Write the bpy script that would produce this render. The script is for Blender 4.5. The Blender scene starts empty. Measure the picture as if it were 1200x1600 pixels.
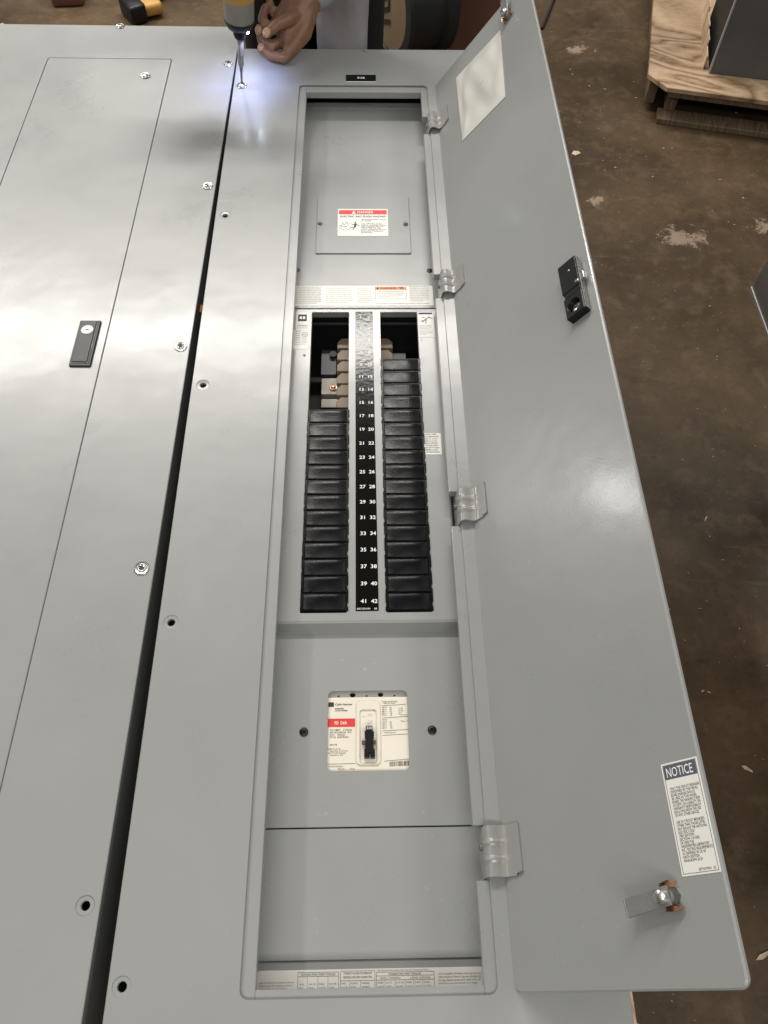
import bpy, bmesh, math, random
from mathutils import Matrix, Vector
random.seed(7)
R = math.radians
SC = bpy.context.scene
COL = SC.collection

# ------------------------------------------------------------------ camera
cam_d = bpy.data.cameras.new('camera'); cam = bpy.data.objects.new('camera', cam_d); COL.objects.link(cam)
cam_d.sensor_fit = 'HORIZONTAL'; cam_d.sensor_width = 36.0; cam_d.lens = 37.13
cam_d.clip_start = 0.02; cam_d.clip_end = 200
cam.matrix_world = (Matrix.Translation((0.0004, 0.0054, 0.9142)) @ Matrix.Rotation(R(-2.469), 4, 'Z')
                    @ Matrix.Rotation(R(31.177), 4, 'X') @ Matrix.Rotation(R(1.7175), 4, 'Z'))
SC.camera = cam

# ------------------------------------------------------------------ world, lamps, exposure
W = bpy.data.worlds.new('World'); SC.world = W; W.use_nodes = True
bg = W.node_tree.nodes['Background']; bg.inputs[0].default_value = (1.0, 0.97, 0.93, 1); bg.inputs[1].default_value = 0.155
SC.view_settings.view_transform = 'Standard'; SC.view_settings.look = 'None'
SC.view_settings.exposure = 0.0; SC.view_settings.gamma = 1.0; SC.view_settings.use_curve_mapping = False

def area(name, loc, target, sx, sy, power, col=(1, .962, .905), spread=180):
    d = bpy.data.lights.new(name, 'AREA'); d.shape = 'RECTANGLE'; d.size = sx; d.size_y = sy; d.energy = power; d.color = col
    d.spread = R(spread)
    o = bpy.data.objects.new(name, d); COL.objects.link(o); o.location = loc
    o.rotation_euler = (Vector(target) - Vector(loc)).to_track_quat('-Z', 'Y').to_euler()
    return o
# rows of strip lights under a high workshop ceiling
area('strip_light_ahead', (-1.1, 3.76, 3.0), (-1.1, 3.76, 0), 4.6, 0.34, 285)
area('strip_light_behind', (0.2, -2.2, 3.0), (0.2, -2.2, 0), 4.0, 0.5, 105)
area('strip_light_far', (-1.1, 6.7, 3.0), (-1.1, 6.7, 0), 2.6, 0.5, 60)
area('strip_light_left', (-3.3, 0.4, 3.0), (-3.3, 0.4, 0), 0.4, 4.5, 70)
area('strip_light_right', (3.0, 1.2, 3.0), (3.0, 1.2, 0), 0.4, 4.5, 85)
area('bay_opening_left', (-4.4, 3.28, 0.44), (0.27, 0.47, 0.18), 0.28, 0.38, 23, (1, .97, .92))

FLOOR = -0.85
# ------------------------------------------------------------------ materials
def mat(name, col, rough=.5, metal=0.0, spec=.5, bump=None, var=None, coat=0.0):
    m = bpy.data.materials.new(name); m.use_nodes = True; nt = m.node_tree; b = nt.nodes['Principled BSDF']
    b.inputs['Base Color'].default_value = (*col, 1); b.inputs['Roughness'].default_value = rough
    b.inputs['Metallic'].default_value = metal; b.inputs['Specular IOR Level'].default_value = spec
    b.inputs['Coat Weight'].default_value = coat
    tc = nt.nodes.new('ShaderNodeTexCoord')
    if var:                        # (scale, amount, rough amount)
        n = nt.nodes.new('ShaderNodeTexNoise'); n.inputs['Scale'].default_value = var[0]; n.inputs['Detail'].default_value = 5
        nt.links.new(tc.outputs['Object'], n.inputs['Vector'])
        mx = nt.nodes.new('ShaderNodeMix'); mx.data_type = 'RGBA'
        mx.inputs['A'].default_value = (*[c * (1 - var[1]) for c in col], 1); mx.inputs['B'].default_value = (*[min(1, c * (1 + var[1])) for c in col], 1)
        nt.links.new(n.outputs['Fac'], mx.inputs['Factor']); nt.links.new(mx.outputs['Result'], b.inputs['Base Color'])
        mr = nt.nodes.new('ShaderNodeMapRange'); mr.inputs['From Min'].default_value = .3; mr.inputs['From Max'].default_value = .7
        mr.inputs['To Min'].default_value = rough - var[2]; mr.inputs['To Max'].default_value = rough + var[2]
        nt.links.new(n.outputs['Fac'], mr.inputs['Value']); nt.links.new(mr.outputs['Result'], b.inputs['Roughness'])
    if bump:                       # (scale, strength, distance)
        n = nt.nodes.new('ShaderNodeTexNoise'); n.inputs['Scale'].default_value = bump[0]; n.inputs['Detail'].default_value = 3
        nt.links.new(tc.outputs['Object'], n.inputs['Vector'])
        bp = nt.nodes.new('ShaderNodeBump'); bp.inputs['Strength'].default_value = bump[1]; bp.inputs['Distance'].default_value = bump[2]
        nt.links.new(n.outputs['Fac'], bp.inputs['Height']); nt.links.new(bp.outputs['Normal'], b.inputs['Normal'])
    return m

def painted_steel():
    m = bpy.data.materials.new('grey_enamel'); m.use_nodes = True; nt = m.node_tree; L = nt.links; b = nt.nodes['Principled BSDF']
    tc = nt.nodes.new('ShaderNodeTexCoord')
    def noise(sc, det=4, rough=.5, scl=None):
        n = nt.nodes.new('ShaderNodeTexNoise'); n.inputs['Scale'].default_value = sc; n.inputs['Detail'].default_value = det; n.inputs['Roughness'].default_value = rough
        if scl:
            mp = nt.nodes.new('ShaderNodeMapping'); mp.inputs['Scale'].default_value = scl; L.new(tc.outputs['Object'], mp.inputs['Vector']); L.new(mp.outputs['Vector'], n.inputs['Vector'])
        else: L.new(tc.outputs['Object'], n.inputs['Vector'])
        return n
    n1 = noise(5, 6, .6)
    mx = nt.nodes.new('ShaderNodeMix'); mx.data_type = 'RGBA'
    mx.inputs['A'].default_value = (.247, .254, .250, 1); mx.inputs['B'].default_value = (.289, .296, .289, 1)
    L.new(n1.outputs['Fac'], mx.inputs['Factor'])
    # rubbed scuffs, long and faint
    n4 = noise(7, 6, .65, (3.2, 1.0, 1.0))
    sc = nt.nodes.new('ShaderNodeMapRange'); sc.inputs['From Min'].default_value = .66; sc.inputs['From Max'].default_value = .74; sc.inputs['To Max'].default_value = .25
    L.new(n4.outputs['Fac'], sc.inputs['Value'])
    m2 = nt.nodes.new('ShaderNodeMix'); m2.data_type = 'RGBA'; m2.inputs['B'].default_value = (.36, .355, .335, 1)
    L.new(sc.outputs['Result'], m2.inputs['Factor'])
    sc.inputs['To Max'].default_value = .16; L.new(mx.outputs['Result'], m2.inputs['A']); 
    n6 = noise(120, 3, .6); sp = nt.nodes.new('ShaderNodeMapRange'); sp.inputs['From Min'].default_value = .70; sp.inputs['From Max'].default_value = .74; sp.inputs['To Max'].default_value = .45
    L.new(n6.outputs['Fac'], sp.inputs['Value']); m3 = nt.nodes.new('ShaderNodeMix'); m3.data_type = 'RGBA'; m3.inputs['B'].default_value = (.42, .41, .38, 1)
    L.new(sp.outputs['Result'], m3.inputs['Factor']); L.new(m2.outputs['Result'], m3.inputs['A'])
    n7 = noise(9, 5, .7, (1.0, 26.0, 1.0)); sq = nt.nodes.new('ShaderNodeMapRange'); sq.inputs['From Min'].default_value = .72; sq.inputs['From Max'].default_value = .76; sq.inputs['To Max'].default_value = .05
    L.new(n7.outputs['Fac'], sq.inputs['Value']); m4 = nt.nodes.new('ShaderNodeMix'); m4.data_type = 'RGBA'; m4.inputs['B'].default_value = (.19, .185, .175, 1)
    L.new(sq.outputs['Result'], m4.inputs['Factor']); L.new(m3.outputs['Result'], m4.inputs['A']); L.new(m4.outputs['Result'], b.inputs['Base Color'])
    n2 = noise(6, 9, .7)
    mr = nt.nodes.new('ShaderNodeMapRange'); mr.inputs['From Min'].default_value = .3; mr.inputs['From Max'].default_value = .7
    mr.inputs['To Min'].default_value = .24; mr.inputs['To Max'].default_value = .40
    L.new(n2.outputs['Fac'], mr.inputs['Value']); L.new(mr.outputs['Result'], b.inputs['Roughness'])
    b.inputs['Specular IOR Level'].default_value = .5; b.inputs['Coat Weight'].default_value = .16; b.inputs['Coat Roughness'].default_value = .13
    n3 = noise(330, 2); n5 = noise(11, 2)
    b1 = nt.nodes.new('ShaderNodeBump'); b1.inputs['Strength'].default_value = .09; b1.inputs['Distance'].default_value = .0006
    b2 = nt.nodes.new('ShaderNodeBump'); b2.inputs['Strength'].default_value = .11; b2.inputs['Distance'].default_value = .006
    L.new(n5.outputs['Fac'], b2.inputs['Height']); L.new(n3.outputs['Fac'], b1.inputs['Height']); L.new(b2.outputs['Normal'], b1.inputs['Normal']); L.new(b1.outputs['Normal'], b.inputs['Normal']); L.new(b1.outputs['Normal'], b.inputs['Coat Normal'])
    return m

def wood(name, c1, c2, c3, scale=6, stretch=(1, 6, 1), rough=.65, rot=0):
    m = bpy.data.materials.new(name); m.use_nodes = True; nt = m.node_tree; L = nt.links; b = nt.nodes['Principled BSDF']
    tc = nt.nodes.new('ShaderNodeTexCoord'); mp = nt.nodes.new('ShaderNodeMapping'); mp.inputs['Scale'].default_value = stretch; mp.inputs['Rotation'].default_value = (0, 0, rot)
    L.new(tc.outputs['Object'], mp.inputs['Vector'])
    n = nt.nodes.new('ShaderNodeTexNoise'); n.inputs['Scale'].default_value = scale * .35; n.inputs['Detail'].default_value = 2; n.inputs['Distortion'].default_value = .6
    L.new(mp.outputs['Vector'], n.inputs['Vector'])
    mu = nt.nodes.new('ShaderNodeMath'); mu.operation = 'MULTIPLY'; mu.inputs[1].default_value = 13
    fr = nt.nodes.new('ShaderNodeMath'); fr.operation = 'PINGPONG'; fr.inputs[1].default_value = .5
    L.new(n.outputs['Fac'], mu.inputs[0]); L.new(mu.outputs[0], fr.inputs[0])
    n2 = nt.nodes.new('ShaderNodeTexNoise'); n2.inputs['Scale'].default_value = scale * 9; n2.inputs['Detail'].default_value = 4; L.new(mp.outputs['Vector'], n2.inputs['Vector'])
    ad = nt.nodes.new('ShaderNodeMath'); ad.operation = 'MULTIPLY_ADD'; ad.inputs[1].default_value = .5; L.new(n2.outputs['Fac'], ad.inputs[0]); L.new(fr.outputs[0], ad.inputs[2])
    cr = nt.nodes.new('ShaderNodeValToRGB'); e = cr.color_ramp.elements; e[0].position = .22; e[0].color = (*c1, 1); e[1].position = .75; e[1].color = (*c3, 1)
    k = e.new(.42); k.color = (*c2, 1)
    L.new(ad.outputs[0], cr.inputs['Fac']); L.new(cr.outputs['Color'], b.inputs['Base Color']); b.inputs['Roughness'].default_value = rough
    bp = nt.nodes.new('ShaderNodeBump'); bp.inputs['Strength'].default_value = .3; bp.inputs['Distance'].default_value = .002
    L.new(ad.outputs[0], bp.inputs['Height']); L.new(bp.outputs['Normal'], b.inputs['Normal'])
    return m

def concrete():
    m = bpy.data.materials.new('stained_concrete'); m.use_nodes = True; nt = m.node_tree; L = nt.links; b = nt.nodes['Principled BSDF']
    g = nt.nodes.new('ShaderNodeNewGeometry')
    def noise(sc, det=6, rough=.6, dist=0, scl=(1, 1, 1)):
        mp = nt.nodes.new('ShaderNodeMapping'); mp.inputs['Scale'].default_value = scl; L.new(g.outputs['Position'], mp.inputs['Vector'])
        n = nt.nodes.new('ShaderNodeTexNoise'); n.inputs['Scale'].default_value = sc; n.inputs['Detail'].default_value = det
        n.inputs['Roughness'].default_value = rough; n.inputs['Distortion'].default_value = dist; L.new(mp.outputs['Vector'], n.inputs['Vector']); return n
    def ramp(src, lo, hi, a=0., c=1.):
        r = nt.nodes.new('ShaderNodeMapRange'); r.inputs['From Min'].default_value = lo; r.inputs['From Max'].default_value = hi
        r.inputs['To Min'].default_value = a; r.inputs['To Max'].default_value = c; L.new(src, r.inputs['Value']); return r.outputs['Result']
    def mix(f, a, c):
        x = nt.nodes.new('ShaderNodeMix'); x.data_type = 'RGBA'
        L.new(f, x.inputs['Factor'])
        if isinstance(a, tuple): x.inputs['A'].default_value = (*a, 1)
        else: L.new(a, x.inputs['A'])
        x.inputs['B'].default_value = (*c, 1); return x.outputs['Result']
    c = mix(ramp(noise(2.2, 8, .65, .6).outputs['Fac'], .3, .7), (.025, .0155, .0072), (.092, .060, .032))
    c = mix(ramp(noise(14, 8, .7).outputs['Fac'], .5, .75, 0, .55), c, (.145, .100, .060))
    c = mix(ramp(noise(5, 6, .7, 1.2, (1, 2.2, 1)).outputs['Fac'], .56, .7, 0, .6), c, (.036, .025, .017))
    c = mix(ramp(noise(3.1, 5, .6, .3).outputs['Fac'], .58, .75, 0, .35), c, (.085, .046, .032))
    c = mix(ramp(noise(4, 9, .75, .2, (1, 9, 1)).outputs['Fac'], .60, .70, 0, .40), c, (.15, .108, .07))
    c = mix(ramp(noise(6, 9, .75, .2, (7, 1, 1)).outputs['Fac'], .63, .72, 0, .35), c, (.022, .014, .008))
    c = mix(ramp(noise(48, 9, .8).outputs['Fac'], .50, .66, 0, .45), c, (.030, .020, .011))
    # flaked bare patches, worn through where trolleys run
    n = noise(21, 9, .78, .6)
    pat = None
    for (x, y, rx, ry) in ((1.06, 2.13, .17, .085), (.80, 2.32, .06, .05), (1.36, 2.18, .10, .08), (.87, 3.25, .10, .05)):
        sub = nt.nodes.new('ShaderNodeVectorMath'); sub.operation = 'SUBTRACT'; sub.inputs[1].default_value = (x, y, FLOOR); L.new(g.outputs['Position'], sub.inputs[0])
        sc = nt.nodes.new('ShaderNodeVectorMath'); sc.operation = 'MULTIPLY'; sc.inputs[1].default_value = (1 / rx, 1 / ry, 0); L.new(sub.outputs[0], sc.inputs[0])
        ln = nt.nodes.new('ShaderNodeVectorMath'); ln.operation = 'LENGTH'; L.new(sc.outputs[0], ln.inputs[0])
        v = ramp(ln.outputs['Value'], .2, 1.6, .17, -.22)
        if pat is None: pat = v
        else:
            mxn = nt.nodes.new('ShaderNodeMath'); mxn.operation = 'MAXIMUM'; L.new(pat, mxn.inputs[0]); L.new(v, mxn.inputs[1]); pat = mxn.outputs[0]
    ad = nt.nodes.new('ShaderNodeMath'); L.new(n.outputs['Fac'], ad.inputs[0]); L.new(pat, ad.inputs[1])
    fl = ramp(ad.outputs[0], .60, .67, 0, .75)
    c = mix(fl, c, (.27, .20, .15))
    c = mix(ramp(noise(70, 3, .5).outputs['Fac'], .74, .77, 0, .8), c, (.25, .20, .15))
    L.new(c, b.inputs['Base Color'])
    L.new(ramp(noise(6, 5).outputs['Fac'], .3, .7, .38, .62), b.inputs['Roughness']); b.inputs['Specular IOR Level'].default_value = .25
    bp = nt.nodes.new('ShaderNodeBump'); bp.inputs['Strength'].default_value = .35; bp.inputs['Distance'].default_value = .004
    L.new(noise(30, 6, .65).outputs['Fac'], bp.inputs['Height']); L.new(bp.outputs['Normal'], b.inputs['Normal'])
    return m

M = dict(
    paint=painted_steel(), floor=concrete(),
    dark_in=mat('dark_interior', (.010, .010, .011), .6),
    boxwall=mat('box_side_enamel', (.16, .165, .165), .55, var=(8, .2, .08)),
    black=mat('black_phenolic', (.0042, .0042, .0050), .27, 0, .20, bump=(420, .25, .0006), var=(40, .3, .08)),
    plastic=mat('black_plastic', (.007, .007, .008), .38, 0, .35, bump=(600, .2, .0004)),
    ink=mat('black_print', (.02, .02, .022), .6), inkgrey=mat('grey_print', (.16, .15, .14), .6),
    white=mat('white_print', (.78, .77, .72), .5), strip=mat('black_label_film', (.004, .004, .004), .12, 0, .20, bump=(160, .12, .0010)),
    label=mat('label_paper', (.72, .71, .665), .42, var=(30, .03, .05)), pale=mat('pale_label_film', (.62, .61, .58), .35, var=(40, .06, .05)),
    cream=mat('cream_breaker_case', (.68, .64, .545), .42, var=(25, .03, .05)), creamgroove=mat('cream_moulding', (.50, .46, .38), .5),
    red=mat('red_print', (.60, .035, .03), .5), orange=mat('orange_print', (.70, .25, .13), .5), slate=mat('slate_blue_print', (.085, .09, .125), .5),
    zinc=mat('zinc_plate', (.62, .61, .58), .26, 1.0, var=(60, .15, .08)), chrome=mat('bright_steel', (.62, .61, .58), .27, 1.0),
    steel=mat('dull_steel', (.20, .20, .20), .48, .8, var=(50, .2, .1)), brass=mat('copper_alloy', (.62, .36, .22), .34, 1.0, var=(80, .2, .1)),
    barrier=mat('tan_insulator', (.215, .160, .108), .55, var=(30, .15, .05)),
    nickel=mat('tinned_bus', (.22, .205, .18), .5, .2, var=(40, .15, .08)),
    lockface=mat('lock_face', (.80, .78, .70), .35, .2),
    grey_plate=mat('grey_arm_plate', (.30, .30, .305), .38, .6, var=(40, .12, .05)),
    paper=mat('document_sleeve', (.60, .585, .54), .32, var=(20, .04, .06), coat=.3),
    ply=wood('plywood', (.130, .074, .036), (.255, .170, .098), (.37, .265, .170), 4, (1, 2.2, 1), rot=R(80)),
    pine=wood('rough_pine', (.07, .045, .025), (.10, .066, .038), (.15, .105, .062), 6, (8, 1, 1)),
    bench=wood('bench_plywood', (.36, .24, .15), (.48, .34, .22), (.60, .45, .31), 8, (6, 1, 1)),
    cabinet=mat('dark_grey_enamel', (.088, .088, .088), .45, var=(10, .12, .05)),
    cabinet_dark=mat('black_brown_enamel', (.12, .11, .10), .5, var=(10, .15, .05)),
    edge=mat('pale_edge', (.36, .36, .345), .45, .3),
    skin=mat('skin', (.185, .092, .050), .48, var=(60, .22, .06), bump=(180, .35, .001)),
    palm=mat('fingertip_skin', (.36, .215, .14), .45, var=(120, .1, .04)),
    jacket=mat('grey_fleece', (.26, .275, .315), .9, var=(25, .25, .05), bump=(260, .6, .002)),
    trousers=mat('black_cotton', (.004, .004, .005), .9, bump=(200, .5, .002)), boots=mat('brown_boot_leather', (.10, .05, .03), .6, bump=(90, .3, .002)),
    hair=mat('black_hair', (.012, .01, .009), .7, bump=(300, .8, .003)),
    tool_y=mat('yellow_tool_plastic', (.40, .225, .05), .48, bump=(300, .2, .0006)), tool_g=mat('cast_grey_housing', (.26, .245, .22), .42, .5, var=(30, .2, .1)),
    drum=mat('black_drum', (.012, .013, .015), .5, var=(15, .4, .1)), drumface=mat('tan_drum_face', (.17, .118, .07), .6, var=(8, .25, .1)),
    card=mat('red_brown_timber', (.115, .050, .028), .75, var=(6, .3, .05)),
    cable=mat('black_rubber', (.006, .006, .006), .6), chip=mat('wood_chip', (.48, .37, .26), .7, var=(200, .2, .05)),
    darkbar=mat('dark_bus', (.045, .046, .048), .5, .2), scratch=mat('scratch_mark', (.36, .36, .345), .4), led=None)

# ------------------------------------------------------------------ mesh helpers
WORLD = {}
class MB:
    def __init__(s): s.v = []; s.f = []
    def add(s, vs, fs):
        o = len(s.v); s.v += [tuple(p) for p in vs]; s.f += [tuple(i + o for i in f) for f in fs]; return s
    def box(s, x0, x1, y0, y1, z0, z1, b=0, mx=None):
        if b:
            bm = bmesh.new(); bmesh.ops.create_cube(bm, size=1)
            for v in bm.verts: v.co = Vector(((x0 + x1) / 2 + v.co.x * (x1 - x0), (y0 + y1) / 2 + v.co.y * (y1 - y0), (z0 + z1) / 2 + v.co.z * (z1 - z0)))
            bmesh.ops.bevel(bm, geom=bm.edges[:], offset=b, segments=2, affect='EDGES', profile=.5)
            return s.bm(bm, mx)
        v = [(x, y, z) for z in (z0, z1) for y in (y0, y1) for x in (x0, x1)]
        if mx: v = [mx @ Vector(p) for p in v]
        return s.add(v, [(0, 2, 3, 1), (4, 5, 7, 6), (0, 1, 5, 4), (2, 6, 7, 3), (0, 4, 6, 2), (1, 3, 7, 5)])
    def bm(s, bm, mx=None):
        bm.verts.index_update()
        vs = [(mx @ v.co) if mx else v.co.copy() for v in bm.verts]
        s.add(vs, [[v.index for v in f.verts] for f in bm.faces]); bm.free(); return s
    def plate(s, outer, holes, z0, z1, bev=0.0, hbev=None, bottom=True):
        """solid sheet with holes; top edges chamfered by bev"""
        hb = bev if hbev is None else hbev
        def off(poly, d):
            n = len(poly); out = []
            for i in range(n):
                p, q, r = Vector(poly[i - 1]), Vector(poly[i]), Vector(poly[(i + 1) % n])
                a = (q - p); c = (r - q)
                if a.length < 1e-9 or c.length < 1e-9: out.append(tuple(q)); continue
                a.normalize(); c.normalize(); na = Vector((-a.y, a.x)); nc = Vector((-c.y, c.x)); k = na + nc
                k = k / max(.3, k.length_squared) * 2 if k.length > 1e-6 else na
                out.append(tuple(q + k * d))
            return out
        def ccw(p): 
            A = sum(p[i - 1][0] * p[i][1] - p[i][0] * p[i - 1][1] for i in range(len(p))); return p if A > 0 else p[::-1]
        loops = [(ccw(outer), bev)] + [(ccw(h)[::-1], hb) for h in holes]
        for zz, flip in ((z1, False), (z0, True)) if bottom else ((z1, False),):
            bm = bmesh.new(); es = []
            for lp, b in loops:
                pts = off(lp, b) if (not flip and b) else lp
                vs = [bm.verts.new((x, y, zz)) for x, y in pts]
                es += [bm.edges.new((vs[i - 1], vs[i])) for i in range(len(vs))]
            bmesh.ops.triangle_fill(bm, edges=es, use_beauty=True, normal=(0, 0, -1 if flip else 1))
            bm.normal_update()
            for f in bm.faces:
                if (f.normal.z < 0) != flip: f.normal_flip()
            s.bm(bm)
        for lp, b in loops:
            n = len(lp); rings = [(lp, z0), (lp, z1 - b)] + ([(off(lp, b), z1)] if b else [])
            o = []
            for pts, z in rings: o.append(len(s.v)); s.v += [(x, y, z) for x, y in pts]
            for k in range(len(rings) - 1):
                for i in range(n):
                    j = (i + 1) % n; s.f.append((o[k] + i, o[k] + j, o[k + 1] + j, o[k + 1] + i))
        return s
    def lathe(s, prof, c=(0, 0, 0), n=20, mx=None):
        """profile of (radius, height) turned about z"""
        o = len(s.v); vs = []
        for r, z in prof:
            for i in range(n): a = 2 * math.pi * i / n; vs.append(Vector((c[0] + r * math.cos(a), c[1] + r * math.sin(a), c[2] + z)))
        if mx: vs = [mx @ p for p in vs]
        s.v += [tuple(p) for p in vs]
        for k in range(len(prof) - 1):
            for i in range(n): j = (i + 1) % n; s.f.append((o + k * n + i, o + k * n + j, o + (k + 1) * n + j, o + (k + 1) * n + i))
        s.f.append(tuple(o + (len(prof) - 1) * n + i for i in range(n))); s.f.append(tuple(o + i for i in range(n - 1, -1, -1)))
        return s
    def tube(s, pts, r, n=8):
        pts = [Vector(p) for p in pts]; o = len(s.v)
        for k, p in enumerate(pts):
            t = (pts[min(k + 1, len(pts) - 1)] - pts[max(k - 1, 0)]).normalized(); u = t.orthogonal().normalized() if abs(t.z) > .95 else t.cross(Vector((0, 0, 1))).normalized(); w = t.cross(u)
            rr = r[k] if isinstance(r, (list, tuple)) else r
            for i in range(n): a = 2 * math.pi * i / n; s.v.append(tuple(p + u * math.cos(a) * rr + w * math.sin(a) * rr))
        for k in range(len(pts) - 1):
            for i in range(n): j = (i + 1) % n; s.f.append((o + k * n + i, o + k * n + j, o + (k + 1) * n + j, o + (k + 1) * n + i))
        s.f.append(tuple(o + i for i in range(n - 1, -1, -1))); s.f.append(tuple(o + (len(pts) - 1) * n + i for i in range(n))); return s
    def strokes(s, lines, w, z):
        for a, b in lines:
            a, b = Vector(a), Vector(b); d = (b - a).normalized(); n = Vector((-d.y, d.x)) * w / 2
            s.add([(*(a - n), z), (*(b - n), z), (*(b + n), z), (*(a + n), z)], [(0, 1, 2, 3)])
        return s
    def quad(s, x0, x1, y0, y1, z): return s.add([(x0, y0, z), (x1, y0, z), (x1, y1, z), (x0, y1, z)], [(0, 1, 2, 3)])
    def text(s, body, x, y, z, h, wid=None, align='LEFT', line=1.0, sx=1.0, bold=0.0):
        """flat printed words: h = letter size; wid squeezes the block to that width"""
        cu = bpy.data.curves.new('t', 'FONT'); cu.body = body; cu.size = h; cu.align_x = align; cu.space_line = line; cu.resolution_u = 2; cu.offset = bold * h
        ob = bpy.data.objects.new('t', cu); COL.objects.link(ob); dg = bpy.context.evaluated_depsgraph_get(); me = bpy.data.meshes.new_from_object(ob.evaluated_get(dg))
        k = sx
        if wid and me.vertices:
            xs = [v.co.x for v in me.vertices]; k = wid / max(1e-6, max(xs) - min(xs))
        s.add([(x + v.co.x * k, y + v.co.y, z) for v in me.vertices], [tuple(p.vertices) for p in me.polygons])
        bpy.data.objects.remove(ob); bpy.data.curves.remove(cu); bpy.data.meshes.remove(me); return s
    def mesh(s, name, m, smooth=None):
        me = bpy.data.meshes.new(name); me.from_pydata(s.v, [], s.f); me.update(); me.materials.append(m)
        if smooth is not None:
            for p in me.polygons: p.use_smooth = True
            me.set_sharp_from_angle(angle=R(smooth))
        return me
    def build(s, name, m, parent=None, smooth=None, local=True, **tags):
        o = bpy.data.objects.new(name, s.mesh(name, M[m] if isinstance(m, str) else m, smooth)); COL.objects.link(o)
        if parent is not None: o.parent = parent
        for k, v in tags.items(): o[k] = v
        return o

def rrect(x0, x1, y0, y1, r, n=5):
    p = []
    for cx, cy, a0 in ((x1 - r, y0 + r, -90), (x1 - r, y1 - r, 0), (x0 + r, y1 - r, 90), (x0 + r, y0 + r, 180)):
        for i in range(n + 1): a = R(a0 + 90 * i / n); p.append((cx + r * math.cos(a), cy + r * math.sin(a)))
    return p
def circ(x, y, r, n=16): return [(x + r * math.cos(2 * math.pi * i / n), y + r * math.sin(2 * math.pi * i / n)) for i in range(n)]
def thing(name, label, cat, loc=(0, 0, 0), rz=0, group=None):
    o = bpy.data.objects.new(name, None); COL.objects.link(o); o.location = loc; o.rotation_euler = (0, 0, rz); o.empty_display_size = .05
    o['label'] = label; o['category'] = cat
    if group: o['group'] = group
    return o

# ------------------------------------------------------------------ the setting
MB().add([(-14, -10, FLOOR), (14, -10, FLOOR), (14, 16, FLOOR), (-14, 16, FLOOR)], [(0, 1, 2, 3)]).build('floor', 'floor', kind='structure')

# ------------------------------------------------------------------ work tables under the two panels
def table(x0, x1, y0, y1, label, splinter):
    t = thing('work_table', label, 'table', ((x0 + x1) / 2, (y0 + y1) / 2, FLOOR)); ox, oy, oz = t.location
    mb = MB().box(x0 - ox, x1 - ox, y0 - oy, y1 - oy, -.172 - oz, -.152 - oz, .001)
    for (x, y, dx, dy) in splinter:
        z = -.156 - oz - random.random() * .008
        mb.add([(x - ox, y - oy, z), (x + dx * .5 - dy * .3 - ox, y + dy * .5 + dx * .3 - oy, z + .003), (x + dx - ox, y + dy - oy, z + .001), (x + dx * .5 + dy * .2 - ox, y + dy * .5 - dx * .2 - oy, z - .004)], [(0, 1, 2, 3), (3, 2, 1, 0)])
    mb.build('table_top', 'bench', t)
    for x in (x0 + .06, x1 - .13):
        for y in (y0 + .12, y1 - .2): MB().box(x - ox, x + .07 - ox, y - oy, y + .07 - oy, 0, -.172 - oz, .003).build('leg', 'pine', t)
    for y in (y0 + .14, y1 - .18): MB().box(x0 + .131 - ox, x1 - .131 - ox, y - oy, y + .035 - oy, .22, .30, .002).build('stretcher', 'pine', t)
    return t
sp = [(.3025, y, .004 + random.random() * .003, random.uniform(-.02, .02)) for y in (-.06, -.045, -.03, -.012, .004, .03, .09, .2)]
table(-.262, .304, -.42, 1.94, 'plywood work table under the open panel, edge splintered at lower right', sp)
sp = [(-.97 + i * .012, 2.058, random.uniform(-.01, .01), .02 + random.random() * .012) for i in range(7)]
table(-1.05, -.345, -.35, 2.060, 'plywood work table under the closed panel at left', sp)

# ------------------------------------------------------------------ electrical panels
OW, OL = .1278, 1.5563           # half width and length of the door opening
def dimple(mb, x, y):
    n = 18; o = len(mb.v)
    for r, z in ((.0095, -.0003), (.0090, -.0009), (.0050, -.0012), (.0046, -.0045)):
        mb.v += [(x + r * math.cos(2 * math.pi * i / n), y + r * math.sin(2 * math.pi * i / n), z) for i in range(n)]
    for k in range(3):
        for i in range(n): j = (i + 1) % n; mb.f.append((o + k * n + i, o + k * n + j, o + (k + 1) * n + j, o + (k + 1) * n + i))
def screw_mb(x, y, z=0.0, r=.0088, rot=.4):
    mb = MB().lathe([(r, -.0005), (r * 1.04, .0012), (r * .93, .0022), (r * .66, .0018), (r * .62, .0028), (r * .5, .0038), (r * .2, .0043)], (x, y, z), 22)
    return mb
def cross_mb(x, y, z, l, w, rot):
    mb = MB(); mx = Matrix.Translation((x, y, z)) @ Matrix.Rotation(rot, 4, 'Z')
    mb.box(-l, l, -w, w, 0, .0004, 0, mx).box(-w, w, -l, l, .0001, .0005, 0, mx); return mb
def add_screw(root, x, y, z=0.0, r=.0088, rot=.4, m='chrome'):
    s = screw_mb(x, y, z, r, rot).build('screw', m, root, 40); cross_mb(x, y, z + .0043 * r / .0088, r * .42, r * .12, rot).build('cross_recess', 'ink', s)
    return s
def enclosure(root, z0):
    mb = MB()
    mb.box(-.2545, -.2515, -.115, 1.672, z0, -.0022).box(.2515, .2545, -.115, 1.672, z0, -.0022)
    mb.box(-.2515, .2515, -.115, -.112, z0, -.0022).box(-.2515, .2515, 1.669, 1.672, z0, -.0022)
    mb.box(-.2515, .2515, -.112, 1.669, z0, z0 + .003)
    mb.build('enclosure_box', 'boxwall', root)
TRIM = (-.258, .258, -.1285, 1.6853)
HOLES = [(-.2413, 1.5515), (-.2413, 1.1627), (-.2413, .7815), (-.2425, .4008), (-.244, .0132), (.0011, 1.6795), (.2413, 1.5515), (.2413, 1.1627), (.2413, .7815), (.2413, .4008), (.2413, .0132)]
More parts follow.
